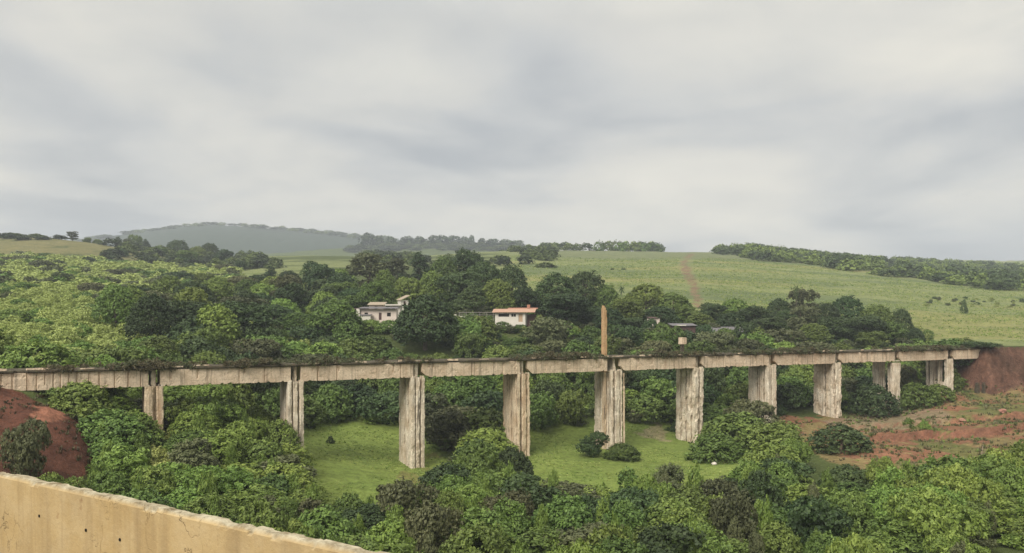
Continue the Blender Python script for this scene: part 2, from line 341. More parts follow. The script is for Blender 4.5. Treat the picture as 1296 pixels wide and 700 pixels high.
# ------------------------------------------------------------------ camera, world, light
def setup():
    cd = bpy.data.cameras.new('camera'); cam = link('camera', cd); SC.camera = cam
    cam.location = (0, 0, EYE); cam.rotation_euler = (R(90), 0, 0)
    cd.sensor_width = 36; cd.lens = 36 * F / 1296; cd.shift_y = (CY - 350) / 1296; cd.clip_start = .1; cd.clip_end = 20000
    w = bpy.data.worlds.new('World'); SC.world = w; w.use_nodes = True; t = w.node_tree; t.nodes.clear()
    N = t.nodes.new; L = t.links.new
    out = N('ShaderNodeOutputWorld'); bg = N('ShaderNodeBackground'); bg.inputs['Strength'].default_value = .1
    sky = N('ShaderNodeTexSky'); sky.sky_type = 'NISHITA'; sky.sun_disc = False
    sky.sun_elevation = R(SUN_EL); sky.sun_rotation = R(SUN_AZ); sky.air_density = 1.0; sky.dust_density = 3
    tc = N('ShaderNodeTexCoord'); sep = N('ShaderNodeSeparateXYZ'); L(tc.outputs['Generated'], sep.inputs[0])
    def M(op, a, b=None):
        x = N('ShaderNodeMath'); x.operation = op
        for i, v in enumerate((a, b)):
            if v is None: continue
            if hasattr(v, 'links'): L(v, x.inputs[i])
            else: x.inputs[i].default_value = v
        return x.outputs[0]
    z = M('MAXIMUM', sep.outputs['Z'], 0.0); den = M('ADD', z, .16)
    cmb = N('ShaderNodeCombineXYZ'); L(M('DIVIDE', sep.outputs['X'], den), cmb.inputs[0]); L(M('DIVIDE', sep.outputs['Y'], den), cmb.inputs[1])
    def noise(scale, det, rough, off, sy=1.0):
        mp = N('ShaderNodeMapping'); mp.inputs['Location'].default_value = off; mp.inputs['Scale'].default_value = (1, sy, 1); L(cmb.outputs[0], mp.inputs[0])
        n = N('ShaderNodeTexNoise'); n.inputs['Scale'].default_value = scale; n.inputs['Detail'].default_value = det; n.inputs['Roughness'].default_value = rough
        n.inputs['Distortion'].default_value = .35
        L(mp.outputs[0], n.inputs['Vector']); return n.outputs['Fac']
    def ramp(f, stops):
        r = N('ShaderNodeValToRGB'); e = r.color_ramp.elements
        while len(e) < len(stops): e.new(.5)
        for el, (p, c) in zip(e, stops): el.position = p; el.color = (*c, 1)
        L(f, r.inputs[0]); return r.outputs[0]
    def mix(f, a, b, mode='MIX'):
        x = N('ShaderNodeMix'); x.data_type = 'RGBA'; x.blend_type = mode
        for s, v in ((x.inputs['Factor'], f), (x.inputs['A'], a), (x.inputs['B'], b)):
            if hasattr(v, 'links'): L(v, s)
            else: s.default_value = v if not hasattr(v, '__len__') else (*v, 1)
        return x.outputs['Result']
    k = SKY_K
    n1 = noise(.95, 5, .5, SKY_OFF); n2 = noise(.42, 3, .5, (7.1, 2.2, 0)); n3 = noise(2.0, 6, .6, (1.4, 8.3, 0))
    base = ramp(n1, [(.36, (.285 * k, .300 * k, .322 * k)), (.46, (.385 * k, .392 * k, .396 * k)), (.53, (.455 * k, .450 * k, .430 * k)), (.66, (.520 * k, .508 * k, .466 * k))])
    base = mix(.75, base, ramp(n2, [(.35, (.86, .89, .93)), (.65, (1.10, 1.08, 1.04))]), 'MULTIPLY')
    base = mix(.42, base, ramp(n3, [(.38, (.80, .825, .86)), (.60, (1.10, 1.09, 1.06))]), 'MULTIPLY')
    grad = N('ShaderNodeMapRange'); L(z, grad.inputs[0]); grad.inputs[1].default_value = .35; grad.inputs[2].default_value = .95
    grad.inputs[3].default_value = 1.0; grad.inputs[4].default_value = ZEN
    g = N('ShaderNodeCombineColor')
    for i in range(3): L(grad.outputs[0], g.inputs[i])
    base = mix(1.0, base, g.outputs[0], 'MULTIPLY')
    col = mix(.95, sky.outputs[0], mix(1.0, base, (1.032, 1.0, .95), 'MULTIPLY'))
    L(col, bg.inputs[0]); L(bg.outputs[0], out.inputs[0])
    ld = bpy.data.lights.new('sun', 'SUN'); ld.energy = SUN_E; ld.angle = R(32); ld.color = (1, .955, .88)
    so = link('sun', ld); so.rotation_euler = (R(90 - SUN_EL), 0, R(180 - SUN_AZ)); so.location = (0, 0, 200)
    SC.view_settings.view_transform = 'Standard'; SC.view_settings.look = 'None'; SC.view_settings.gamma = 1
    SC.view_settings.use_curve_mapping = False; SC.view_settings.exposure = EXPO
    c = SC.cycles; c.max_bounces = 5; c.diffuse_bounces = 3; c.glossy_bounces = 1; c.transmission_bounces = 2; c.volume_bounces = 0; c.transparent_max_bounces = 4
    c.use_denoising = True; c.caustics_reflective = False; c.caustics_refractive = False
    try: c.denoiser = 'OPENIMAGEDENOISE'; c.denoising_input_passes = 'RGB_ALBEDO_NORMAL'
    except Exception: pass
SUN_EL, SUN_AZ, SUN_E, EXPO = 42, 212, 1.5, 1.42
SKY_K, ZEN = 5.75, 2.15
SKY_OFF = (9.4, 2.2, 0)
setup()

# ------------------------------------------------------------------ terrain mesh
def terrain():
    px = np.concatenate([np.arange(-1400, -80, 20), np.arange(-80, 1380, 4.0), np.arange(1380, 2601, 20)])
    lz = np.concatenate([np.linspace(math.log(3.6), math.log(58), 60)[:-1], np.linspace(math.log(58), math.log(235), 270)[:-1], np.linspace(math.log(235), math.log(1300), 150)[:-1], np.linspace(math.log(1300), math.log(3500), 70)])
    Z = np.exp(lz); P, ZZ = np.meshgrid(px, Z); X = (P - CX) / F * ZZ
    h = height(X.ravel(), ZZ.ravel()); nx = len(px); nz = len(Z)
    V = np.stack([X.ravel(), ZZ.ravel(), h + EYE], 1)
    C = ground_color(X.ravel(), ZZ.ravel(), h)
    # steep embankment faces are bare earth
    s = (X.ravel() - BX0) * dvx + (ZZ.ravel() - BY0) * dvy; tt = (X.ravel() - BX0) * nvx + (ZZ.ravel() - BY0) * nvy
    on = ((s > 9.2 * SP) | (s < -.9 * SP)) & (np.abs(tt) < 16) & (s < 16 * SP)
    H2 = h.reshape(nz, nx); gy = np.gradient(H2, axis=0) / np.gradient(ZZ, axis=0); gx = np.gradient(H2, axis=1) / np.gradient(X, axis=1)
    steep = sstep(.5, .85, np.hypot(gx, gy).ravel())
    k = (on * steep * (s > 0))[:, None]; C = C * (1 - k) + G_BANK * (.9 + .5 * (fbm(X.ravel() / 2, ZZ.ravel() / 2, 3, 30)[:, None] - .4) + .9 * (fbm(h / .5, X.ravel() / 40, 3, 38)[:, None] - .5)) * k
    kt = (steep * (P.ravel() > 985) * (ZZ.ravel() > 115) * (ZZ.ravel() < 170) * (P.ravel() < 1500) * (~on))[:, None]
    C = C * (1 - kt) + np.array((.20, .095, .062)) * (.75 + .7 * (fbm(X.ravel() / 1.5, ZZ.ravel() / 3, 3, 37)[:, None] - .2)) * kt
    i = np.arange(nz - 1)[:, None] * nx + np.arange(nx - 1)[None, :]
    Q = np.stack([i, i + 1, i + nx + 1, i + nx], -1).reshape(-1, 4)
    t = NT('ground_cover'); a = t.n('ShaderNodeAttribute', attribute_name='tint'); v = t.mapped((1, 1, 1))
    n1 = t.noise(v, .9, 6, .7); n2 = t.noise(v, .11, 5, .6); n3 = t.noise(v, 3.2, 3, .7)
    c = t.mix(1.0, a.outputs['Color'], t.ramp(n1, [(.30, .62), (.70, 1.32)]), 'MULTIPLY')
    c = t.mix(1.0, c, t.ramp(n2, [(.32, (.80, .84, .80)), (.68, (1.18, 1.13, 1.1))]), 'MULTIPLY')
    c = t.mix(1.0, c, t.ramp(n3, [(.3, .8), (.7, 1.18)]), 'MULTIPLY')
    m = t.done(c, .95, .08, t.mul(n1, n3, 'ADD'), .9, .28)
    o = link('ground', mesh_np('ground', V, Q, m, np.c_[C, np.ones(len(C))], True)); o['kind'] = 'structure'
terrain()

# ------------------------------------------------------------------ haze
def haze():
    mb = MB(); mb.box((0, 1750, 205 - 0), (9000, 3800, 446)); m = bpy.data.materials.new('haze_air'); m.use_nodes = True
    t = m.node_tree; t.nodes.clear(); o = t.nodes.new('ShaderNodeOutputMaterial'); p = t.nodes.new('ShaderNodeVolumePrincipled')
    p.inputs['Color'].default_value = (.84, .91, .99, 1); p.inputs['Density'].default_value = HAZE; p.inputs['Anisotropy'].default_value = 0.0
    t.links.new(p.outputs[0], o.inputs['Volume'])
    ob = link('haze', mb.mesh('haze', m)); tag(ob, 'thin pale blue haze in the air over the valley and hills', 'haze', kind='stuff')
HAZE = .00022
haze()

# ------------------------------------------------------------------ foliage prototypes
def unit(a): return a / (np.linalg.norm(a, axis=1, keepdims=True) + 1e-9)
def leaf_cloud(g, lobes, la, lb, cover, rnd=.75, up=.35, under=.35, bump=.22, sub=.20):
    """leaf sized rhombs gathered in small sprays over the shells of many overlapping lobes"""
    Vs = []; Ts = []
    C = np.array([l[0] for l in lobes]); Rr = np.array([l[1] for l in lobes])
    for i in range(len(lobes)):
        r = Rr[i]; rs0 = max(2.2 * la, sub * float(r.mean())); area = 4 * math.pi * ((r[0] * r[1]) ** 1.6 / 3 + 2 * (r[0] * r[2]) ** 1.6 / 3) ** (1 / 1.6)
        m = max(5, int(area / (2.0 * rs0 ** 2)))
        d = unit(g.normal(size=(m, 3))); d = d[(d[:, 2] > -.25) | (g.random(len(d)) < under)]
        ph = g.random(6) * 6.28
        b = 1 + bump * (np.sin(d[:, 0] * 5 + ph[0]) * np.sin(d[:, 1] * 5 + ph[1]) + .6 * np.sin(d[:, 2] * 8 + ph[2]) * np.sin(d[:, 0] * 9 + ph[3]))
        c = C[i] + r * d * (b * (.80 + .26 * g.random(len(d))))[:, None]
        ok = np.ones(len(c), bool)
        for j in range(len(lobes)):
            if j != i: ok &= (((c - C[j]) / (Rr[j] * .80)) ** 2).sum(1) > 1
        c = c[ok]; d = d[ok]; m = len(c)
        if not m: continue
        k = max(3, int(cover * 5.2 * rs0 ** 2 / (2 * la * lb)))
        n = m * k; si = np.repeat(np.arange(m), k); rs = rs0 * (.7 + .6 * g.random(m))
        e = unit(g.normal(size=(n, 3)) + .55 * d[si] + np.array((0, 0, .25)))
        p = c[si] + e * (rs[si] * (.45 + .65 * g.random(n)))[:, None] * np.array((1.1, 1.1, .8))
        nn = unit(.55 * e + .5 * d[si] + rnd * .75 * g.normal(size=(n, 3)) + np.array((0, 0, up)))
        u = unit(np.cross(nn, g.normal(size=(n, 3)))); v = np.cross(nn, u)
        s = (.6 + .8 * g.random(n))[:, None]; a = la * s; bb = lb * s
        Vs.append(np.stack([p - u * a, p - v * bb, p + u * a, p + v * bb], 1).reshape(-1, 3))
        st = g.random(m)
        Ts.append(np.repeat(np.clip(.22 * g.random() + .35 * st[si] + .5 * g.random(n) ** 1.6, 0, 1), 4))
    V = np.concatenate(Vs); T = np.concatenate(Ts)
    return V, T
def cloud_mesh(name, V, T, mat):
    Q = np.arange(len(V)).reshape(-1, 4)
    return mesh_np(name, V, Q, mat, np.stack([T, T, T, np.ones_like(T)], 1))

def dome_lobes(g, rx, hz, n, lo=.28, hi=.46, base=.12, flat=.85):
    L = [(np.array((0, 0, hz * .48)), np.array((rx * .62, rx * .62, hz * .46)))]
    for k in range(n):
        a = 6.283 * (k * .618 + .15 * g.random()); q = math.sqrt((k + .5) / n)
        r = rx * (lo + (hi - lo) * g.random()); rad = (rx - r * .75) * q
        zt = hz * (1 - .62 * q ** 2.2) * (.86 + .18 * g.random())
        z = max(zt - r * flat, hz * base)
        L.append((np.array((math.cos(a) * rad, math.sin(a) * rad, z)), np.array((r, r, r * flat))))
    return L
def upright_lobes(g, rx, hz, n):
    L = []
    for k in range(n):
        a = 6.283 * g.random(); t = (k + .5) / n; z = hz * (.30 + .66 * t)
        w = rx * (1 - .55 * abs(t - .4) / .6); rad = w * .62 * math.sqrt(g.random()); r = w * (.30 + .2 * g.random())
        L.append((np.array((math.cos(a) * rad, math.sin(a) * rad, z - r * .5)), np.array((r, r, r * 1.1))))
    return L
def clumpy_lobes(g, rx, hz, n, z0=.35):
    L = []
    for k in range(n):
        a = 6.283 * (k * .618 + .2 * g.random()); q = math.sqrt(g.random()); z = hz * (z0 + (.93 - z0) * g.random())
        w = rx * math.sqrt(max(.12, 1 - ((z / hz - .62) / .42) ** 2)); r = rx * (.22 + .18 * g.random())
        L.append((np.array((math.cos(a) * w * q * .8, math.sin(a) * w * q * .8, z)), np.array((r * 1.15, r * 1.15, r * .72))))
    return L
def trunk_mesh(g, h, r, lobes, forks=6):
    mb = MB(); bend = g.normal(size=2) * .04 * h
    P = [(bend[0] * t * t, bend[1] * t * t, h * t * .72) for t in (0, .25, .5, .75, 1)]
    mb.tube([(0, 0, -.6)] + P, [r * 1.5, r * 1.25, r, r * .85, r * .7, r * .4])
    idx = g.permutation(len(lobes))[:forks]
    for i in idx:
        c = lobes[i][0]; t = .35 + .5 * g.random(); b = np.array((bend[0] * t * t, bend[1] * t * t, h * t * .72))
        if c[2] < b[2] * .9: b = b * .7
        mid = (b + c) / 2 + np.array((0, 0, -.06 * h)) + g.normal(size=3) * .02 * h
        mb.tube([b, mid, c], [r * .5, r * .32, r * .12], 5)
    return mb.mesh('trunk', BARK, True)

PROTO = {}
def make_bush(key, hue, rx, hz, n, la, lb, cover, seed, kind='dome', **kw):
    g = np.random.default_rng(seed)
    lobes = dome_lobes(g, rx, hz, n) if kind == 'dome' else (upright_lobes(g, rx, hz, n) if kind == 'up' else clumpy_lobes(g, rx, hz, n, .15))
    V, T = leaf_cloud(g, lobes, la, lb, cover, **kw)
    PROTO[key] = dict(mesh=cloud_mesh('bush_foliage', V, T, LM[hue]), rx=rx, hz=hz, V=V, T=T, hue=hue)
def make_tree(key, hue, rx, hz, n, la, lb, cover, seed, kind='dome', r=.35, base=.2, **kw):
    g = np.random.default_rng(seed)
    if kind == 'dome':
        lobes = dome_lobes(g, rx, hz * (1 - base), n, base=.05); lobes = [(c + np.array((0, 0, hz * base)), q) for c, q in lobes]
    elif kind == 'clump': lobes = clumpy_lobes(g, rx, hz, n, base)
    else: lobes = upright_lobes(g, rx, hz, n)
    V, T = leaf_cloud(g, lobes, la, lb, cover, **kw)
    PROTO[key] = dict(mesh=cloud_mesh('crown', V, T, LM[hue]), rx=rx, hz=hz, V=V, T=T, hue=hue, trunk=trunk_mesh(g, hz, r, lobes))
for i, (hue, rx, hz, n, k) in enumerate([('mid', 3.0, 4.2, 26, 'dome'), ('mid', 3.3, 3.6, 30, 'dome'), ('bright', 3.0, 3.8, 28, 'dome'), ('bright', 3.4, 3.4, 30, 'clump'), ('dark', 2.9, 4.4, 24, 'clump'), ('dark', 3.2, 3.8, 28, 'dome'),
                                         ('olive', 2.6, 4.4, 22, 'up'), ('mid', 2.6, 4.8, 22, 'up'), ('olive', 3.0, 3.6, 26, 'clump'), ('bright', 2.4, 4.4, 20, 'up')]):
    make_bush('n%d' % i, hue, rx, hz, n, .15 * (1, .8, 1.25, .95, 1.1, .78, .9, 1.15, .8, 1.2)[i], .09 * (1, .85, 1.0, .8, 1.2, .9, .7, .8, 1, .75)[i], .62, 100 + i, k)
for i, (hue, rx, hz, n, k) in enumerate([('mid', 4.2, 5.2, 26, 'dome'), ('mid', 4.4, 4.6, 28, 'clump'), ('dark', 4.2, 5.4, 26, 'dome'), ('dark', 4.4, 5.0, 26, 'clump'), ('bright', 4.0, 4.4, 26, 'dome'), ('olive', 4.0, 4.8, 24, 'clump')]):
    make_bush('m%d' % i, hue, rx, hz, n, .25 * (1, .8, 1.2, .9, 1.1, .8)[i], .15 * (1, .9, 1, 1.1, .8, 1)[i], .62, 200 + i, k)
make_tree('t0', 'dark', 6.5, 12, 34, .28, .17, .58, 300, 'dome', .4, .14)
make_tree('t1', 'dark', 6.0, 13, 34, .28, .17, .58, 301, 'clump', .4, .22)
make_tree('t2', 'mid', 6.0, 11, 32, .28, .17, .58, 302, 'dome', .35, .15)
make_tree('t3', 'mid', 5.5, 12, 30, .28, .17, .58, 303, 'clump', .35, .25)
make_tree('t4', 'olive', 5.5, 11, 30, .28, .17, .58, 304, 'clump', .35, .22)
make_tree('t5', 'olive', 4.2, 16, 30, .28, .17, .58, 305, 'clump', .35, .22)
make_tree('t6', 'dark', 3.6, 13, 24, .28, .17, .58, 306, 'up', .3)
make_tree('t7', 'bright', 5.0, 9, 28, .28, .17, .58, 307, 'dome', .3, .15)
for i, (hue, rx, hz) in enumerate([('yellow', 2.2, 2.6), ('yellow', 2.6, 2.8), ('bright', 2.4, 3.0), ('mid', 2.4, 3.2), ('dark', 2.6, 3.4), ('olive', 2.3, 2.8)]):
    make_bush('s%d' % i, hue, rx, hz, 9, .20, .11, .55, 400 + i, 'clump' if i % 2 else 'dome', up=.1)
for i, (hue, rx, hz) in enumerate([('dark', 6, 9), ('mid', 6.5, 8), ('mid', 6, 8)]):
    make_bush('f%d' % i, hue, rx, hz, 9, .75, .5, .62, 500 + i, 'dome')
def palm():
    g = np.random.default_rng(77); Vs = []; h = 7.5
    for k in range(16):
        a = k * 2.4; el = .9 - 1.3 * (k / 16); p = np.array((0, 0, h)); d = np.array((math.cos(a) * math.cos(el), math.sin(a) * math.cos(el), math.sin(el))); side = np.array((-math.sin(a), math.cos(a), 0))
        for j in range(9):
            q = p + d * .32; w = .35 * math.sin(math.pi * (j + 1) / 10.5) + .05
            for sg in (-1, 1):
                tip = (p + q) / 2 + side * sg * w * 1.9 + np.array((0, 0, -w * .8)); Vs.append(np.stack([p, q, tip, p + side * sg * .02]))
            p = q; d = d + np.array((0, 0, -.13)); d /= np.linalg.norm(d)
    V = np.concatenate(Vs); T = np.repeat(g.random(len(Vs)), 4)
    mb = MB(); mb.tube([(0, 0, -.5), (.1, 0, h * .4), (.05, 0, h)], [.22, .17, .14])
    PROTO['palm'] = dict(mesh=cloud_mesh('crown', V, T, LM['dark']), rx=2.4, hz=9.0, V=V, T=T, hue='dark', trunk=mb.mesh('trunk', BARK, True))
palm()

# ------------------------------------------------------------------ plant placement
PL = []   # dict(x,y,key,sx,sz,rz,region,adj,noun,label)
def put_plant(x, y, key, w, h, region, noun=None, label=None, stuff=None, dz=0):
    P = PROTO[key]
    PL.append(dict(x=x, y=y, key=key, sx=w / (2 * P['rx']), sz=h / P['hz'], rz=rng.random() * 6.28, region=region, noun=noun, label=label, stuff=stuff, dz=dz))
def hand(px, ytop, wpx, Z, key, region, label=None, noun=None):
    x, y = at(px, Z); g = float(height(np.array([x]), np.array([y]))[0]); top = (CY - ytop) / F * Z
    put_plant(x, y, key, wpx / F * Z, max(1.2, top - g), region, noun, label)
KEEP = []  # keep-out discs
for k in range(11): KEEP.append((*bridge_pt((k - 1) * SP, 0), 3.4))
def scatter(pxr, Zr, space, test, keys, wr, hr, region, noun, stuff=None, n=4000, zspace=None, seed=0, avoid=None):
    g = np.random.default_rng(900 + seed)
    pxs = g.uniform(*pxr, n); Zs = np.sqrt(g.uniform(Zr[0] ** 2, Zr[1] ** 2, n)); X = (pxs - CX) / F * Zs
    h = height(X, Zs); py = row(h, Zs); ok = test(pxs, py, Zs)
    pts = np.empty((0, 3)); 
    for p in (avoid or []): pts = np.vstack([pts, [p[0], p[1], p[2]]])
    for i in np.nonzero(ok)[0]:
        sp = space * (zspace(Zs[i]) if zspace else 1)
        if any((X[i] - a) ** 2 + (Zs[i] - b) ** 2 < c * c for a, b, c in KEEP): continue
        if len(pts) and ((pts[:, 0] - X[i]) ** 2 + (pts[:, 1] - Zs[i]) ** 2 < np.maximum(sp, 0) ** 2).any(): continue
        pts = np.vstack([pts, [X[i], Zs[i], sp]])
        k = keys[g.integers(len(keys))] if not callable(keys) else keys(pxs[i], py[i], Zs[i], g)
        q = (zspace(Zs[i]) if zspace else 1)
        put_plant(X[i], Zs[i], k, g.uniform(*wr) * q, g.uniform(*hr) * q ** .6, region, noun, None, stuff)
AX = [70, 100, 150, 250, 340, 372, 392, 520, 553, 572, 650, 672, 700, 860, 885, 1010, 1035, 1120, 1200, 1296, 1500]
AZ = [98, 114, 116, 122, 118, 107, 88, 83, 86, 108, 108, 98, 94, 94, 119, 117, 100, 95, 100, 105, 107]
exec_regions = []
# keep plants off buildings and their yards
for px_, Z_, r_ in ((478, 212, 9), (495, 222, 6), (512, 230, 4), (445, 212, 4), (652, 214, 9), (582, 214, 3), (865, 217, 5), (828, 228, 3), (915, 226, 8)):
    KEEP.append((*at(px_, Z_), r_))
for a in ((632, 202, 7), (638, 193, 6), (668, 202, 6), (655, 188, 5), (652, 204, 7), (652, 196, 6), (480, 202, 7), (478, 194, 5), (195, 101, 3.6), (200, 95, 3.4), (206, 89, 3)): KEEP.append((*at(a[0], a[1]), a[2]))
KEEP.append((*at(1062, 128), 5)); KEEP.append((*at(1105, 166), 5)); KEEP.append((*at(1172, 172), 6)); KEEP.append((*at(538, 188), 9))
inM = lambda x, y: inpoly(x, y, MEADOW[0]) | inpoly(x, y, MEADOW[1])
def tA(px, py, Z):
    return (Z < np.interp(px, AX, AZ)) & ~inM(px, py) & ~inM(px, py - 8) & ~inpoly(px, py, RED_L) & ~((px > 1215) & (Z < 74)) & ~inpoly(px, py, TERR) & ~((np.abs(px - 1035) < 32) & (Z > 92) & (Z < 112)) & (py > 420)
def kA(px, py, Z, g):
    r = g.random()
    if px < 400: return ['n2', 'n2', 'n3', 'n0', 'n1', 'n9', 'n2', 'n3', 'n0', 'n6'][int(r * 10)]
    if px > 1080: return ['n2', 'n3', 'n1', 'n0', 'n2', 'n9', 'n4', 'n7'][int(r * 8)]
    return ['n0', 'n1', 'n4', 'n5', 'n7', 'n2', 'n0', 'n8', 'n3'][int(r * 9)]
scatter((60, 1330), (52, 126), 3.9, tA, kA, (4.2, 8.6), (2.6, 5.6), 'front', 'bush', n=9000, seed=1)
BXs = [-80, 120, 250, 370, 388, 398, 554, 568, 626, 642, 660, 830, 870, 960, 1000, 1130, 1210]
BZs = [108, 112, 122, 128, 136, 140, 143, 112, 112, 136, 144, 158, 150, 147, 170, 175, 182]
def tB(px, py, Z):
    return (Z > np.interp(px, BXs, BZs)) & ~inM(px, py) & ~inpoly(px, py, TERR) & (Z < np.interp(px, [-80, 100, 180, 250, 400, 700, 900, 1210], [113, 120, 135, 172, 200, 205, 200, 214])) & ~((np.abs(px - 905) < 70) & (Z > 200))
def kB(px, py, Z, g): return ['m4', 'm1'][int(g.random() * 2)] if px < 170 else ['m0', 'm1', 'm2', 'm3', 'm0', 'm5', 'm4', 'm1'][int(g.random() * 8)]
scatter((-40, 1212), (112, 214), 6.6, tB, kB, (7, 10.5), (4.0, 6.4), 'slope', 'bush', n=7000, seed=2)
# trees standing in the middle distance, left of the houses
scatter((110, 440), (150, 330), 11.0, lambda px, py, Z: (py > 358) & (py < 445) & (px > np.interp(py, [350, 383, 390, 415, 445], [320, 300, 150, 130, 210])), ['t0', 't1', 't2', 't3', 't7', 't4', 't0'], (9, 14), (6.5, 10.5), 'lefttrees', 'tree', n=3000, seed=3)
HT = [ # measured trees: centre column, top row, width in pixels, depth
 (538, 375, 80, 188, 't0'), (403, 334, 42, 285, 't1'), (432, 346, 48, 270, 't0'), (467, 317, 44, 300, 't5'), (503, 324, 30, 310, 't5'), (530, 318, 34, 320, 't6'), (560, 326, 42, 290, 't2'),
 (592, 318, 46, 310, 't1'), (612, 332, 60, 258, 't0'), (648, 336, 48, 248, 't0'), (580, 345, 56, 245, 't1'), (548, 345, 44, 255, 't2'), (520, 352, 40, 240, 't3'), (368, 350, 44, 262, 't4'), (342, 337, 22, 330, 't6'),
 (630, 355, 50, 236, 't2'), (703, 346, 62, 243, 't0'), (742, 344, 62, 255, 't0'), (716, 372, 62, 224, 't1'), (768, 362, 36, 250, 't2'), (818, 359, 52, 262, 't7'), (852, 371, 44, 258, 't2'),
 (792, 378, 46, 236, 't3'), (835, 388, 46, 240, 't0'), (930, 378, 40, 256, 't7'), (902, 384, 36, 250, 't1'), (955, 388, 42, 245, 't1'), (985, 378, 34, 258, 't0'), (1012, 367, 44, 262, 't4'), (1018, 388, 40, 240, 't4'),
 (1045, 384, 40, 248, 't0'), (1072, 375, 46, 258, 't0'), (1108, 387, 46, 252, 't2'), (1140, 391, 28, 250, 't0'), (1095, 400, 50, 236, 't1'), (1132, 408, 34, 236, 't3'), (1158, 415, 24, 238, 't0'), (1060, 402, 50, 232, 't1'),
 (870, 388, 34, 248, 't3'), (885, 396, 36, 240, 't2'), (925, 396, 40, 238, 't0'), (972, 402, 46, 228, 't1'), (1030, 410, 44, 226, 't2'), (1105, 420, 40, 226, 't3'), (770, 390, 44, 228, 't0'), (745, 388, 40, 232, 't1'),
 (800, 402, 40, 226, 't1'), (665, 366, 40, 238, 't1'), (600, 362, 50, 236, 't0'), (488, 343, 36, 262, 't2'), (505, 345, 34, 275, 't6'), (445, 365, 44, 246, 't0'), (475, 356, 40, 240, 't3'), (412, 384, 58, 212, 't0'), (378, 396, 46, 205, 't2'), (420, 402, 36, 205, 't1'),
 (345, 386, 44, 225, 't1'), (310, 398, 52, 210, 't0'), (270, 392, 60, 222, 't0'), (205, 393, 60, 228, 't0'), (330, 372, 46, 262, 't3'), (225, 344, 52, 350, 't0'), (400, 372, 46, 238, 't2'),
 (148, 340, 16, 360, 't6'), (1055, 390, 36, 262, 't2'), (995, 392, 34, 250, 't0'), (1085, 388, 34, 262, 't1')]
for a in HT: hand(a[0], a[1], a[2], a[3], a[4], 'belt', None, 'tree')
for px_, yt, w, Z, k in ((92, 292, 14, 610, 't5'), (150, 299, 14, 700, 't6'), (160, 301, 14, 690, 't5'), (172, 298, 18, 700, 't3'), (184, 302, 14, 690, 't6'), (226, 304, 28, 640, 't0'), (266, 308, 26, 620, 't0'), (250, 312, 24, 600, 't2'), (200, 312, 24, 600, 't2'), (110, 301, 12, 620, 't3'), (124, 303, 14, 625, 't2'), (285, 316, 22, 560, 't1'), (150, 316, 26, 540, 't2'), (235, 318, 30, 520, 't3')):
    hand(px_, yt, w, Z, k, 'skyleft', None, 'tree')
hand(787, 360, 8, 268, 'palm', 'palm', 'small dark palm poking up beside the round trees below the cane field', 'palm_tree')
hand(1008, 358, 8, 258, 'palm', 'palm', 'small dark palm above the pale grey-green tree at the foot of the cane field', 'palm_tree')
# bushes with a place of their own
hand(1062, 538, 74, 128, 'm2', 'own', 'dark round bush with a bare leaning trunk on the red terraces', 'bush')
hand(1105, 487, 58, 166, 'm2', 'own', 'dense round bush hiding the foot of the ninth pier', 'bush')
hand(1160, 484, 50, 171, 'm0', 'own', 'wide low green bush in front of the tenth pier, left half', 'bush')
hand(1188, 486, 40, 173, 'm0', 'own', 'wide low green bush at the foot of the tenth pier, beside the red bank', 'bush')
hand(750, 549, 38, 130, 'n4', 'own', 'dark bush at the left foot of the fifth pier on the meadow', 'bush')
hand(788, 561, 44, 128, 'n0', 'own', 'low spreading bush at the right foot of the fifth pier on the meadow', 'bush')
hand(32, 540, 56, 76, 'n8', 'own', 'olive bush growing on the red earth mound behind the parapet', 'bush')
hand(1240, 445, 42, 184.3, 'm3', 'own', 'dark creeping bush under the right end of the girder on the earth bank', 'bush')
hand(934, 522, 92, 136, 'm0', 'own', 'large bush in front of the seventh pier, tallest of that clump', 'bush')
hand(980, 540, 80, 131, 'm1', 'own', 'broad bush right of the seventh pier foot, sloping to the red terraces', 'bush')
hand(905, 548, 66, 128, 'm0', 'own', 'bush between the sixth and seventh piers on the meadow edge', 'bush')
hand(605, 562, 80, 103, 'n1', 'own', 'large green bush in front of the fourth pier, standing out from the thicket', 'bush')
hand(848, 588, 60, 94, 'n6', 'own', 'olive feathery bush rising from the front thicket below the sixth pier', 'bush')
hand(775, 346, 5, 470, 's4', 'own', 'left one of two tiny dark bushes alone in the cane field', 'bush')
hand(789, 346, 6, 470, 's4', 'own', 'right one of two tiny dark bushes alone in the cane field', 'bush')
hand(1220, 379, 9, 330, 's4', 'own', 'small dark bush in the cane field above the earth bank', 'bush')
hand(394, 549, 9, 136, 's4', 'own', 'tiny dark bush on the meadow beside the second pier', 'bush')
hand(418, 564, 10, 128, 's4', 'own', 'tiny dark bush alone on the meadow right of the second pier', 'bush')
hand(1150, 531, 14, 142, 's3', 'own', 'small green shrub on the red terrace, left of a spiky one', 'bush')
hand(1170, 532, 16, 141, 's2', 'own', 'small spiky green shrub on the upper edge of the red terrace', 'bush')
hand(468, 404.5, 40, 203, 'm4', 'own', 'fresh green bush hiding the foot of the pinkish house, left one', 'bush'); hand(494, 405, 38, 202, 'm0', 'own', 'green bush hiding the foot of the pinkish house, right one', 'bush')
for px_, yt, w_, Z_ in ((893, 413, 26, 219), (918, 415, 30, 217), (945, 411, 34, 218), (962, 416, 30, 214), (838, 408, 26, 219), (823, 406, 20, 221), (440, 396, 18, 205)):
    hand(px_, yt, w_, Z_, 'm3' if px_ % 2 else 'm0', 'shedbush', None, 'bush')
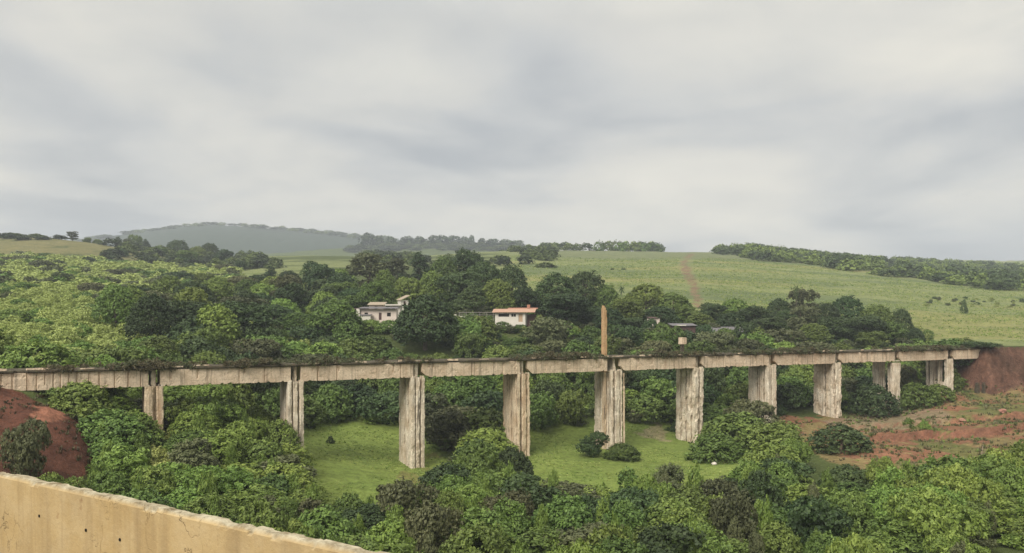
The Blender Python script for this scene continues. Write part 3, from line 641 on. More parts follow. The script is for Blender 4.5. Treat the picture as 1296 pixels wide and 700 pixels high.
# dark bushes dotted over the left hillside
def kG(px, py, Z, g): return ['m2', 'm3', 'm0', 't0', 'm5'][int(g.random() * 4.6)] if False else ['m2', 'm3', 'm0', 'm5'][int(g.random() * 4)]
scatter((-30, 330), (150, 480), 24, lambda px, py, Z: (py < 430) & (py > 322) & (px < 150 + 1.2 * (430 - py) + 60), kG, (4.5, 9), (2.4, 4.4), 'hillside', 'bush', n=1500, zspace=lambda z: .55 + z / 420, seed=4)
scatter((-40, 340), (470, 560), 24, lambda px, py, Z: (py > 318) & (px > 150), ['m2', 'm3'], (8, 13), (4, 6), 'hillside', 'bush', n=200, seed=14)
# masses nobody could count
def kS(px, py, Z, g):
    if px < 150 and Z < 185: return ['s0', 's1', 's0', 's2', 's1'][int(g.random() * 5)]
    return ['s0', 's1', 's0', 's1', 's0', 's1', 's1', 's2', 's5', 's3'][int(g.random() * 10)]
scatter((-90, 420), (112, 475), 3.6, lambda px, py, Z: (py < 478) & (py > 326) & (Z > 118 + .02 * px) & ((px < 300) | (Z < 330)), kS, (3.4, 5.4), (1.6, 2.6), 'hill_scrub', None, 'hill_scrub', n=9000, zspace=lambda z: .45 + z / 230, seed=5)
scatter((380, 1180), (196, 262), 4.4, lambda px, py, Z: (py > 372) & ~((np.abs(px - 905) < 75) & (Z < 222)), ['s2', 's3', 's2', 's5', 's4', 's1'], (3.6, 6), (1.8, 3.0), 'slope_scrub', None, 'slope_scrub', n=3000, seed=6)
scatter((60, 1340), (62, 126), 3.2, lambda px, py, Z: tA(px, py, Z), ['s2', 's3', 's5'], (2.6, 4), (1.0, 1.8), 'undergrowth', None, 'undergrowth', n=3000, seed=7)
scatter((-60, 1212), (112, 214), 4.2, lambda px, py, Z: tB(px, py, Z), ['s2', 's3', 's5', 's4'], (3.4, 5), (1.4, 2.2), 'undergrowth', None, 'undergrowth', n=3000, seed=8)
scatter((80, 1330), (54, 124), 4.0, lambda px, py, Z: tA(px, py, Z) & ~((np.abs(px - 198) < 18) & (Z > 84)), ['n9', 'n7', 'n6', 'n9', 's2'], (1.5, 2.9), (2.8, 5.2), 'undergrowth', None, 'undergrowth', n=3000, seed=21)
for q_ in ((190, 102), (197, 99), (205, 101), (193, 95), (202, 94), (199, 90), (208, 88), (210, 96), (186, 98), (214, 92)): put_plant(*at(*q_), ['s2', 's1', 's5'][q_[0] % 3], 3.2, 1.5 + .1 * (q_[0] % 4), 'undergrowth', None, None, 'undergrowth')
g_ = np.random.default_rng(44)
for _ in range(70):
    q_ = (g_.uniform(615, 690), g_.uniform(186, 207)); put_plant(*at(*q_), ['s2', 's3', 's5', 's4', 's1'][int(g_.random() * 5)], g_.uniform(2.2, 3.8), g_.uniform(.9, 1.9), 'slope_scrub', None, None, 'slope_scrub')
WOOD = [(886, 317.5), (960, 316.5), (1050, 321), (1150, 328), (1330, 338), (1700, 345), (1700, 378), (1330, 371), (1240, 364), (1180, 358), (1110, 348), (1020, 336), (960, 329)]
GAP = [(1105, 338), (1130, 338), (1190, 346), (1296, 352), (1296, 356), (1190, 352), (1120, 345)]
scatter((884, 1420), (430, 1160), 10, lambda px, py, Z: inpoly(px, py + 9 * (fbm(px / 40, py / 6, 3, 70) - .5), WOOD) & ~inpoly(px, py, GAP) & (fbm(px / 34, py / 7, 3, 71) > .36) & (vnoise(px / 3, py / 1.5, 72) > np.interp(px, [886, 1000], [.75, .0])), ['f0', 'f1', 'f0', 'f2'], (9, 19), (3.5, 10), 'ridge_wood', None, 'ridge_wood', n=16000, seed=9)
scatter((290, 700), (470, 960), 12, lambda px, py, Z: (fbm(px / 60, py / 9, 3, 40) > .53), ['f2', 'f0', 'f2'], (8, 14), (3, 6), 'field_thicket', None, 'field_thicket', n=1400, seed=10)
scatter((90, 330), (480, 720), 13, lambda px, py, Z: (py > 312 - 0 * px) & (px > 130 + (330 - py) * 0) & (fbm(px / 40, py / 8, 3, 41) > .47), ['f2', 'f0'], (9, 14), (4, 7), 'field_thicket', None, 'field_thicket', n=900, seed=11)
scatter((60, 720), (2250, 2700), 30, lambda px, py, Z: (py < np.interp(px, *zip(*HILL)) + 4.0) & (vnoise(px / 22, Z * 0, 50) > .35), ['f0', 'f1'], (26, 44), (5, 10), 'hill_crest_wood', None, 'hill_crest_wood', n=2600, seed=12)
scatter((1170, 1300), (250, 420), 6, lambda px, py, Z: (np.abs(py - (383 + .02 * (px - 1200))) < 5) , ['s3', 's5', 's1', 's4'], (1.5, 3), (.7, 1.5), 'field_scrub', None, 'field_scrub', n=900, seed=13)
scatter((-60, 130), (560, 640), 9, lambda px, py, Z: (py < 304) & (vnoise(px / 12, Z * 0, 51) > .45), ['f0', 'f2'], (8, 13), (2.0, 4.0), 'crest_scrub', None, 'field_thicket', n=500, seed=15)
scatter((440, 700), (1560, 1680), 14, lambda px, py, Z: (py > 300), ['f0', 'f1', 'f2'], (16, 28), (3, 7), 'field_thicket', None, 'field_thicket', n=900, seed=16)
# rows of trees on the skyline
g_ = np.random.default_rng(31)
for px_ in np.arange(688, 836, 5.4): hand(px_, 308.5 + g_.normal() * .7 - (1.5 if 750 < px_ < 830 else 0), 17, 850 + g_.normal() * 6, ('f0', 'f1', 'f2')[int(g_.random() * 3)], 'treerow', None, 'tree')
for px_, yt, w in ((466, 296, 20), (480, 299, 16), (494, 300, 16), (516, 300, 22), (531, 300, 18), (549, 298.5, 16), (560, 299, 22), (574, 299, 22), (588, 300.5, 16), (597, 298.5, 8), (610, 302, 12), (624, 303, 20), (640, 304, 24), (655, 305, 22)):
    hand(px_, yt, w, 1640, 'f0', 'farrow', None, 'tree')

# what the photograph can show of each plant: paint crowns front to back on a coarse grid
def visible():
    S = 3; W, H = 1296 // S, 700 // S; occ = np.zeros((H, W), bool); yy, xx = np.mgrid[0:H, 0:W]
    occ[yy * S > 595 + xx * S * .2143 + 4] = True
    order = sorted(range(len(PL)), key=lambda i: PL[i]['y']); out = []
    for i in order:
        p = PL[i]; P = PROTO[p['key']]; h = float(height(np.array([p['x']]), np.array([p['y']]))[0]); p['h'] = h
        w = 2 * P['rx'] * p['sx'] / p['y'] * F; H0 = row(h, p['y']); H1 = row(h + P['hz'] * p['sz'], p['y']); cx = CX + F * p['x'] / p['y']
        p['px'] = cx; p['py'] = (H0 + H1) / 2; p['Hpx'] = H0 - H1; p['wpx'] = w
        x0, x1 = int(max(0, (cx - w / 2) // S)), int(min(W, (cx + w / 2) // S + 1)); y0, y1 = int(max(0, H1 // S)), int(min(H, H0 // S + 1))
        if x1 <= x0 or y1 <= y0: p['vis'] = 0; continue
        sub = ((xx[y0:y1, x0:x1] * S + 1.5 - cx) / (w / 2 + .1)) ** 2 + ((yy[y0:y1, x0:x1] * S + 1.5 - p['py']) / ((H0 - H1) / 2 + .1)) ** 2 <= 1.25
        o = occ[y0:y1, x0:x1]; n = sub.sum(); v = (sub & ~o).sum(); p['vis'] = v if v > .05 * n or v > 9 else 0; p['frac'] = v / max(1, n); o |= sub
visible()
ORD = 'first second third fourth fifth sixth seventh eighth ninth tenth eleventh twelfth thirteenth fourteenth fifteenth sixteenth seventeenth eighteenth nineteenth twentieth'.split() + ['twenty-' + x for x in 'first second third fourth fifth sixth seventh eighth ninth'.split()] + ['thirtieth']
PIERPX = [193, 368, 517, 648, 764, 868, 962, 1045, 1122, 1189]
ADJ = dict(n0='mid green domed', n1='mid green spreading', n2='fresh green domed', n3='fresh green clumpy', n4='dark green clumpy', n5='dark green spreading', n6='olive upright', n7='mid green upright', n8='olive clumpy', n9='fresh green upright',
           m0='mid green domed', m1='mid green clumpy', m2='dark green domed', m3='dark green clumpy', m4='fresh green domed', m5='olive clumpy', t0='dark round', t1='dark clumpy', t2='mid green round', t3='mid green clumpy', t4='olive loose', t5='tall thin olive', t6='dark narrow', t7='fresh green round',
           f0='dark distant', f1='broad green distant', f2='mid green distant', s4='dark')
def sector(px):
    for k, q in enumerate(PIERPX):
        if px < q:
            return 'left of the first pier' if k == 0 else 'between %s and %s piers' % (ORD[k - 1], ORD[k])
    return 'right of the tenth pier'
def phrase(p):
    x, r = p['px'], p['region']
    if r == 'front': return 'front thicket ' + sector(x), 'bushes of the thicket in front of the viaduct'
    if r == 'slope': return 'rear slope ' + sector(x), 'bushes on the slope behind the viaduct'
    if r == 'hillside': return ('low on the pale hillside' if p['py'] > 375 else 'halfway up the pale hillside' if p['py'] > 345 else 'high below the brown hilltop field'), 'dark bushes dotted over the left hillside'
    if r == 'lefttrees': return ('left of the ruined pale house, lower wood' if p['py'] > 395 else 'left of the ruined pale house, upper wood'), 'trees of the wood left of the houses'
    if r == 'shedbush' and x < 600: return 'at the left end of the pinkish house', 'bushes in front of the grey shed'
    if r == 'shedbush': return 'in front of the long grey-roofed shed', 'bushes in front of the grey shed'
    if r == 'skyleft': return 'on the skyline below the blue hill', 'trees on the left skyline'
    if r == 'treerow': return 'in the hedge-like skyline row above the cane field', 'skyline row of trees above the cane field'
    if r == 'farrow': return 'on the hazy far ridge beside the blue hill', 'hazy trees on the far ridge'
    if r == 'belt':
        for lim, t in ((430, 'left of the ruined pale house'), (520, 'above the ruined pale house'), (620, 'between the two pale houses'), (690, 'behind the red-roofed house'), (785, 'right of the red-roofed house'), (890, 'at the bottom of the dirt track'), (1000, 'right of the dirt track'), (1300, 'below the cane field at right')):
            if x < lim: return t + (', front rank' if p['py'] > 390 and x > 690 else ''), 'trees of the belt around the houses'
def place():
    cells = {}; keep = []
    for p in PL:
        if p['stuff']: continue
        if p['vis'] < (4 if p['noun'] == 'bush' else 2) and p['region'] not in ('own', 'palm'): continue
        keep.append(p)
        if not p['label']: cells.setdefault((phrase(p)[0], ADJ[p['key']]), []).append(p)
    for (ph, adj), ps in cells.items():
        ps.sort(key=lambda p: p['px'])
        for i, p in enumerate(ps):
            n = p['noun']
            p['label'] = ('%s %s %s' % (adj, n, ph) if len(ps) == 1 else '%s %s, %s from left, %s' % (adj, n, ORD[min(i, 29)], ph))
            p['group'] = phrase(p)[1]
    for p in keep:
        P = PROTO[p['key']]; n = p['noun']; loc = (p['x'], p['y'], p['h'] + EYE - .05 + p['dz'])
        sc = (p['sx'], p['sx'] * (.92 + .16 * rng.random()), p['sz'])
        if 'trunk' in P:
            r = empty(n if n != 'tree' else ('eucalyptus_tree' if p['key'] == 't5' else 'broadleaf_tree'), loc, p['rz']); r.scale = sc
            link('trunk', P['trunk'], r); link('crown', P['mesh'], r)
        else:
            r = link(n if n != 'tree' else 'broadleaf_tree', P['mesh']); r.location = loc; r.rotation_euler = (0, 0, p['rz']); r.scale = sc
        tag(r, p['label'], {'bush': 'bush', 'tree': 'tree', 'palm_tree': 'palm tree'}[n], p.get('group'))
    # the uncountable masses, one mesh for each and leaf colour
    LBL = dict(hill_scrub=('undergrowth', 'pale yellow-green scrub covering the left hillside behind the viaduct'), slope_scrub=('undergrowth', 'mixed low scrub on the slope around the houses'), undergrowth=('undergrowth', 'low undergrowth between the bushes of the valley'),
               ridge_wood=('wood', 'dark wood covering the ridge right of the cane field'), field_thicket=('undergrowth', 'hazy thickets between the far fields on the left'), hill_crest_wood=('wood', 'dark tree band along the crest of the far blue hill'), field_scrub=('undergrowth', 'rough weedy line across the cane field at right'))
    for s in LBL:
        Vs = []; Ts = []; Ms = []; mats = []
        for p in PL:
            if p['stuff'] != s: continue
            P = PROTO[p['key']]; V = P['V']; T = P['T']
            c, sn = math.cos(p['rz']), math.sin(p['rz'])
            if p['y'] > 260 and not p['key'].startswith('f'):     # fewer, larger leaves far away
                q = V.reshape(-1, 4, 3)[::3]; m = q.mean(1, keepdims=True); V = ((q - m) * 1.7 + m).reshape(-1, 3); T = T.reshape(-1, 4)[::3].ravel()
            x, y = V[:, 0] * p['sx'], V[:, 1] * p['sx']
            Vs.append(np.stack([x * c - y * sn + p['x'], x * sn + y * c + p['y'], V[:, 2] * p['sz'] + p['h'] + EYE - .1], 1))
            Ts.append(np.clip(T * (.75 + .5 * rng.random()), 0, 1))
            if P['hue'] not in mats: mats.append(P['hue'])
            Ms.append(np.full(len(V) // 4, mats.index(P['hue']), np.int32))
        if not Vs: continue
        V = np.concatenate(Vs); T = np.concatenate(Ts)
        me = mesh_np(s, V, np.arange(len(V)).reshape(-1, 4), [LM[h] for h in mats], np.stack([T, T, T, np.ones_like(T)], 1))
        me.polygons.foreach_set('material_index', np.concatenate(Ms))
        tag(link(s, me), LBL[s][1], LBL[s][0], kind='stuff')
place()

def tufts(name, label, n, pxr, Zr, test, mats, hr, wr, blades, seed, cat='grass'):
    """short grass and weeds: small fans of blades, one mesh"""
    g = np.random.default_rng(seed); px = g.uniform(*pxr, n); Z = np.sqrt(g.uniform(Zr[0] ** 2, Zr[1] ** 2, n)); X = (px - CX) / F * Z; h = height(X, Z); py = row(h, Z)
    ok = test(px, py, Z, X, g); X, Z, h = X[ok], Z[ok], h[ok]; n = len(X); k = blades
    a = g.uniform(0, 6.283, (n, k)); L = g.uniform(*hr, (n, 1)) * g.uniform(.6, 1.2, (n, k)); w = g.uniform(*wr, (n, 1)) * g.random((n, k)); lean = L * g.uniform(.1, .8, (n, k)); bw = .05 + L * .12
    B = np.stack([X[:, None] + w * np.cos(a), Z[:, None] + w * np.sin(a), h[:, None] + EYE - .05 + 0 * a], -1); T = B + np.stack([lean * np.cos(a), lean * np.sin(a), L], -1)
    Sd = np.stack([-np.sin(a) * bw, np.cos(a) * bw, 0 * a], -1)
    V = np.stack([B - Sd, B + Sd, T + Sd * .35, T - Sd * .35], 2).reshape(-1, 3); m = len(V) // 4
    t = np.repeat(g.random((n, 1)) * .6 + .4 * g.random((n, k)), 4); me = mesh_np(name, V, np.arange(len(V)).reshape(-1, 4), [LM[q] for q in mats], np.stack([t, t, t, np.ones_like(t)], 1))
    me.polygons.foreach_set('material_index', np.repeat(g.integers(0, len(mats), n), k).astype(np.int32))
    tag(link(name, me), label, cat, kind='stuff')
tufts('meadow_grass', 'short tufts of grass and weeds over the valley meadow', 22000, (365, 975), (95, 160), lambda px, py, Z, X, g: inM(px, py) & (fbm(X / 5, Z / 5, 3, 90) > .40 + .2 * g.random(len(X)) - .03), ['bright', 'yellow', 'bright'], (.05, .17), (.1, .4), 7, 61)
tufts('cane', 'pale green sugar cane filling the field above the viaduct', 70000, (640, 1420), (235, 620), lambda px, py, Z, X, g: (g.random(len(X)) < (250 / Z) ** .8) & ~inpoly(px, py, WOOD) & (np.abs(px - np.interp(Z, [250, 330, 420, 520, 650, 760], [888, 882, 873, 866, 872, 878])) > 9) & (fbm(X / 30, Z / 12, 3, 95) > .36), ['bright', 'yellow', 'bright'], (.15, .5), (.3, 1.3), 6, 64, 'cane')
tufts('terrace_weeds', 'dry weeds and tufts over the red terraces', 5000, (970, 1330), (104, 188), lambda px, py, Z, X, g: inpoly(px, py, TERR) & (fbm(X / 4, Z / 7, 3, 91) > .38 + .25 * g.random(len(X))), ['dry', 'olive', 'dry', 'mid'], (.1, .5), (.1, .5), 9, 62, 'weeds')
tufts('bank_weeds', 'sparse weeds on the red earth mound behind the parapet', 900, (-60, 140), (64, 108), lambda px, py, Z, X, g: (fbm(X / 3, Z / 3, 3, 92) > .45 + .25 * g.random(len(X))), ['dry', 'olive', 'dry'], (.1, .45), (.1, .5), 9, 63, 'weeds')
# ------------------------------------------------------------------ the viaduct
VRZ = math.atan2(dvy, dvx)
VB = empty('viaduct', (BX0, BY0, 0), VRZ)
tag(VB, 'ruined concrete viaduct on ten tall weathered piers crossing the green valley', 'viaduct')
def densify(poly, d):
    out = []
    for i, (a, b) in enumerate(zip(poly, poly[1:] + poly[:1])):
        a, b = np.array(a, float), np.array(b, float); n = max(1, int(np.ceil(np.linalg.norm(b - a) / d)))
        out += [a + (b - a) * k / n for k in range(n)]
    return np.array(out)
def prism(mb, poly, z0, z1, seed, spall=.16, chip=.12, d=.17, dz=.27, taper=.02, ragtop=.0, amount=.60):
    """ragged vertical concrete prism: poly in (s, t), corners chipped, faces spalled"""
    P = densify(poly, d); n = len(P); m = max(2, int((z1 - z0) / dz) + 1); zs = np.linspace(z0, z1, m)
    area = sum(P[i][0] * P[(i + 1) % n][1] - P[(i + 1) % n][0] * P[i][1] for i in range(n))
    if area < 0: P = P[::-1].copy()
    e1 = np.roll(P, -1, 0) - P; e0 = P - np.roll(P, 1, 0); e1 /= np.linalg.norm(e1, axis=1, keepdims=True); e0 /= np.linalg.norm(e0, axis=1, keepdims=True)
    nr = np.stack([(e0 + e1)[:, 1], -(e0 + e1)[:, 0]], 1); nr /= np.linalg.norm(nr, axis=1, keepdims=True) + 1e-9
    corner = ((e0 * e1).sum(1) < .5)
    arc = np.cumsum(np.linalg.norm(np.roll(P, -1, 0) - P, axis=1))
    cen = P.mean(0); V = []
    for z in zs:
        a = fbm(arc / .55 + seed * 3, np.full(n, z / 1.6), 4, seed); b = fbm(arc / .28, np.full(n, z / .45), 3, seed + 9)
        off = -spall * sstep(amount, amount + .08, a) - .022 * (b - .3) - chip * corner * sstep(.42, .7, b + .25 * a)
        q = cen + (P - cen) * (1 + taper * (z1 - z) / max(1, z1 - z0)) + nr * off[:, None]
        zz = z + (ragtop * (b - .5) if z == zs[-1] else 0)
        V += [(q[i, 0], -q[i, 1], zz + (0 if np.isscalar(zz) else 0)) if np.isscalar(zz) else (q[i, 0], -q[i, 1], zz[i]) for i in range(n)]
    Fs = [(j * n + (i + 1) % n, j * n + i, (j + 1) * n + i, (j + 1) * n + (i + 1) % n) for j in range(m - 1) for i in range(n)]
    Fs.append(tuple(range((m - 1) * n, m * n))[::-1])
    mb.add(V, Fs)
a_, b_ = 1.1, 2.65
def prof(grooves_left, grooves_front, w=1.0):
    """pier outline with channels cut in its left end face (t, width, depth) and its front face (s, width, depth)"""
    A, B = a_ * w, b_; L = [(-A, -B)]
    for t, wd, dp in grooves_left: L += [(-A, t - wd / 2), (-A + dp, t - wd / 2), (-A + dp, t + wd / 2), (-A, t + wd / 2)]
    L.append((-A, B))
    for s, wd, dp in grooves_front: L += [(s - wd / 2, B), (s - wd / 2, B - dp), (s + wd / 2, B - dp), (s + wd / 2, B)]
    return L + [(A, B), (A, -B)]
PR = {
 1: [prof([(-.9, .35, .5), (.6, .4, .6)], [(.1, .35, .5)])],
 2: [prof([(.95, .55, .9)], [(-.45, .22, .5), (.35, .25, .6)])],
 3: [prof([(-.2, .25, .35), (1.3, .3, .4)], [(-.35, .14, .4), (.4, .2, .5)])],
 4: [prof([(.2, .18, .25), (2.0, .3, .5)], [(-.5, .3, .5), (.55, .2, .3)])],
 5: [prof([(-.9, .2, .3), (1.6, .3, .5)], [(-.5, .3, .6), (.7, .18, .5)])],
 6: [prof([(-1.2, .22, .4), (.2, .35, .6), (1.7, .3, .4)], [(.1, .3, .5)])],
 7: [prof([(-.2, .3, .5), (1.5, .22, .4)], [(-.2, .2, .4)])],
 8: [prof([(.35, .25, .5), (1.2, .9, .22)], [(-.75, .2, .35)])],
 9: [[(-1.1, -2.65), (-1.1, -.95), (1.1, -.95), (1.1, -2.65)], [(-.3, .5), (-.3, 1.1), (.8, 1.1), (.8, .5)], [(-1.1, 1.75), (-1.1, 2.65), (1.1, 2.65), (1.1, 1.75)]],
 10: [[(-1.1, -2.65), (-1.1, -2.0), (1.1, -2.0), (1.1, -2.65)], [(-1.1, -1.75), (-1.1, -.75), (1.1, -.75), (1.1, -1.75)], [(-.9, .05), (-.9, .5), (.5, .5), (.5, .05)], [(-1.1, 1.85), (-1.1, 2.65), (1.1, 2.65), (1.1, 1.85)]],
}
PLAB = {1: 'pier half swallowed by bushes, only its top showing', 2: 'pier with a deep dark slot down its left face', 5: 'pier carrying the tall broken ochre pillar', 6: 'ragged pier with mossy top', 9: 'pier split into separate ragged leaves', 10: 'pier of open columns with gaps between them'}
GB = DECK - 2.1
for k in range(1, 11):
    s0 = (k - 1) * SP; x, y = bridge_pt(s0, 0)
    zb = min(gz(*bridge_pt(s0 + ds, dt)) for ds in (-1.2, 1.2) for dt in (-2.7, 2.7)) - .5; zt = GB + EYE - .02
    mb = MB()
    for i, pl in enumerate(PR[k]):
        rag = k in (6, 8) or (k == 9 and i == 1)
        prism(mb, [(s0 + s, t) for s, t in pl], zb, zt - (.0 if k < 9 or i in (0, 3) else .3), 40 + k * 3 + i, spall=.2 if rag else .09, chip=.16 if rag else .09, amount=.52 if rag else .60, dz=.24)
    if k == 10: prism(mb, [(s0 - .75, -.7), (s0 - .75, 1.5), (s0 + .7, 1.5), (s0 + .7, -.7)], zb, zb + 3.2, 95, spall=.25, ragtop=.9)
    if k == 9: prism(mb, [(s0 - .6, -.5), (s0 - .6, .24), (s0 + .6, .24), (s0 + .6, -.5)], zb, zb + 4.6, 96, spall=.25, ragtop=.9)
    pier = link('pier', mb.mesh('pier', PIER_BROWN_M if k in (4, 1) else PIER_M), VB)
    if k in PLAB: pier['label'] = PLAB[k]
    hb = MB(); prism(hb, [(s0 - .34, -2.4), (s0 - .34, 2.05), (s0 + .26, 2.05), (s0 + .26, -2.4)], zt + .02, DECK + EYE - .05, 60 + k, spall=.2, chip=.15)
    for sg in (-1, 1):
        for t in (-2.2, 2.2): hb.box((s0 + sg * .78, -t, zt + .11), (.5, .62, .2))
    link('pier_head', hb.mesh('pier_head', PIER_M), pier)
    if k == 5:
        X0 = s0 - 1.45; zz0 = gz(*bridge_pt(X0, .9)) - .4; Rc = lambda a, b, c, d: [(X0 + a, c), (X0 + a, d), (X0 + b, d), (X0 + b, c)]
        mb = MB(); prism(mb, Rc(-.36, .40, .5, 1.25), EYE + GB - .3, EYE + 2.2, 77, spall=.04, chip=.05, taper=.0)
        prism(mb, Rc(-.34, .24, .54, 1.2), EYE + 2.22, EYE + 2.6, 78, spall=.05, chip=.05, taper=.05, ragtop=.4)
        prism(mb, Rc(-.33, .02, .6, 1.15), EYE + 2.5, EYE + 2.95, 79, spall=.05, chip=.05, ragtop=.4)
        o = link('pillar', mb.mesh('pillar', PILLAR_M), VB); o['label'] = 'tall broken ochre pillar rising far above the deck'
        mb = MB(); prism(mb, Rc(-.30, .33, .5, 1.25), zz0, EYE + GB - .32, 83, spall=.10, chip=.1)
        link('pilaster', mb.mesh('pilaster', PIER_BROWN_M), VB)
        mb = MB(); prism(mb, [(s0 + 1.35, 2.3), (s0 + 1.35, 2.75), (s0 + 1.62, 2.75), (s0 + 1.62, 2.3)], zz0, zt - 2.6, 81, spall=.08, chip=.06)
        prism(mb, [(s0 + 1.4, 2.35), (s0 + 1.4, 2.62), (s0 + 1.58, 2.62), (s0 + 1.58, 2.35)], zt - 2.65, zt - .4, 82, spall=.05, chip=.05)
        link('downpipe', mb.mesh('downpipe', PIER_BROWN_M), VB)
def girder(s0, s1, t0, seed, slots, ch0, ch1, face):
    g = np.random.default_rng(seed); S = np.arange(s0, s1 + .01, .11); n = len(S); zt = DECK + EYE
    zb = GB + EYE + .10 * (fbm(S / .8, S * 0, 3, seed) - .5) + .16 * sstep(.6, .72, fbm(S / .5, S * 0 + 3, 3, seed))
    zb = zb + np.maximum(0, ch0 - (S - s0)) * .9 + np.maximum(0, ch1 - (s1 - S)) * .9
    sg = 1 if face > 0 else -1; rows = 10; V = []
    groove = np.zeros((n, rows)); 
    for sl, wd, top, bot in slots:
        for r in range(rows):
            f = r / (rows - 1)
            if bot <= f <= top: groove[:, r] = np.maximum(groove[:, r], (np.abs(S - sl) < wd) * .16)
    for r in range(rows):
        f = r / (rows - 1); z = zb + (zt - zb) * f
        nz = fbm(S / .6, np.full(n, z.mean() / .5), 4, seed + 3)
        off = .28 - groove[:, r] - .05 * sstep(.64, .70, nz) - .016 * fbm(S / .2, np.full(n, z.mean() / .2), 2, seed + 5)
        V.append(np.stack([S, -(t0 + sg * off), z], 1))
    V.append(np.stack([S, np.full(n, -(t0 - sg * .28)), np.full(n, zt)], 1)); V.append(np.stack([S, np.full(n, -(t0 - sg * .28)), zb], 1))
    m = rows + 2; A = np.concatenate(V); Fs = []
    for r in range(m):
        q = (r + 1) % m
        for i in range(n - 1):
            f = (r * n + i, r * n + i + 1, q * n + i + 1, q * n + i); Fs.append(f if sg > 0 else f[::-1])
    c0 = tuple(r * n for r in range(m)); c1 = tuple(r * n + n - 1 for r in range(m)); Fs += [c0[::-1] if sg < 0 else c0, c1 if sg < 0 else c1[::-1]]
    mb = MB(); mb.add(A, Fs); return mb.mesh('girder', GIRDER_M)
ends = [-1.02 * SP] + [(k - 1) * SP for k in range(1, 11)] + [9.98 * SP]
for k in range(len(ends) - 1):
    s0 = ends[k] + (.72 if k else 0); s1 = ends[k + 1] - ((1.9 if k == 4 else .62) if k < 10 else 0); g = np.random.default_rng(70 + k); slots = []
    if k == 0:
        x = s0 + .8
        while x < s1 - .5: slots.append((x, .07, 1 if g.random() < .8 else .9, 0 if g.random() < .65 else .3)); x += g.uniform(.65, 1.7)
    else:
        for _ in range(5): slots.append((g.uniform(s0 + .6, s1 - .6), g.uniform(.06, .14), 1, g.choice([0, .4, .6])))
    for t in (2.2, -2.2):
        o = link('girder', girder(s0, s1, t, 80 + k * 2 + (t < 0), slots if t > 0 else [], .9 if 3 <= k else 0, .55 if k in (7, 8, 9) else 0, t), VB)
        if k == 0 and t > 0: o['label'] = 'leftmost girder, scored by many dark upright slots'
def slab():
    S = np.arange(ends[0] - 1, ends[-1] + 2.5, .25); n = len(S); z0 = DECK + EYE + .003; V = []
    e = lambda sd: .35 * (fbm(S / 2.2, S * 0, 4, sd) - .5) - .45 * sstep(.62, .7, fbm(S / 1.1, S * 0, 3, sd + 4))
    fr = 2.82 + e(1); bk = -2.82 - e(2); top = z0 + .34 + .22 * (fbm(S / 1.6, S * 0, 4, 5) - .5)
    for t, z in ((fr - .1, np.full(n, z0)), (fr, z0 + .12), (fr - .02, top - .03), (fr - .15, top)): V.append(np.stack([S, -t, z + 0 * S], 1))
    for f in np.linspace(.1, .9, 6): V.append(np.stack([S, -(fr + (bk - fr) * f), top - .05 + .16 * (fbm(S / 1.1, S * 0 + f * 9, 3, 7) - .3)], 1))
    for t, z in ((bk + .1, top), (bk, z0 + .1), (bk + .1, np.full(n, z0))): V.append(np.stack([S, -t, z + 0 * S], 1))
    A = np.concatenate(V); m = len(V); Fs = [(r * n + i, r * n + i + 1, ((r + 1) % m) * n + i + 1, ((r + 1) % m) * n + i) for r in range(m) for i in range(n - 1)]
    Fs += [tuple(r * n for r in range(m)), tuple(r * n + n - 1 for r in range(m))[::-1]]
    mb = MB(); mb.add(A, Fs); link('deck_slab', mb.mesh('deck_slab', SLAB_M), VB)
    g = np.random.default_rng(8)
    s = ends[0] + 1
    while s < ends[-1]:                              # what is left of the edge kerb, broken and patchy
        L = g.uniform(.5, 3.0); mb = MB(); prism(mb, [(s, 2.35), (s, 2.62), (s + L, 2.62), (s + L, 2.35)], z0 + .26, z0 + .36 + .22 * g.random(), int(s) + 200, spall=.08, chip=.06, ragtop=.12, dz=.1); s += L + g.exponential(3.2) + .3
        link('kerb', mb.mesh('kerb', GIRDER_M), VB)
slab()
def abut():
    for s0, nm in ((ends[0] - .75, 0), (ends[-1] + .1, 1)):
        mb = MB(); x, y = bridge_pt(s0, 0); zb = min(gz(*bridge_pt(s0, t)) for t in (-2.5, 2.6)) - 1.2
        prism(mb, [(s0 - .9, -2.6), (s0 - .9, 2.6), (s0 + .7, 2.6), (s0 + .7, -2.6)], zb, DECK + EYE - .02, 150 + nm, spall=.2)
        link('abutment', mb.mesh('abutment', PIER_M), VB)
abut()
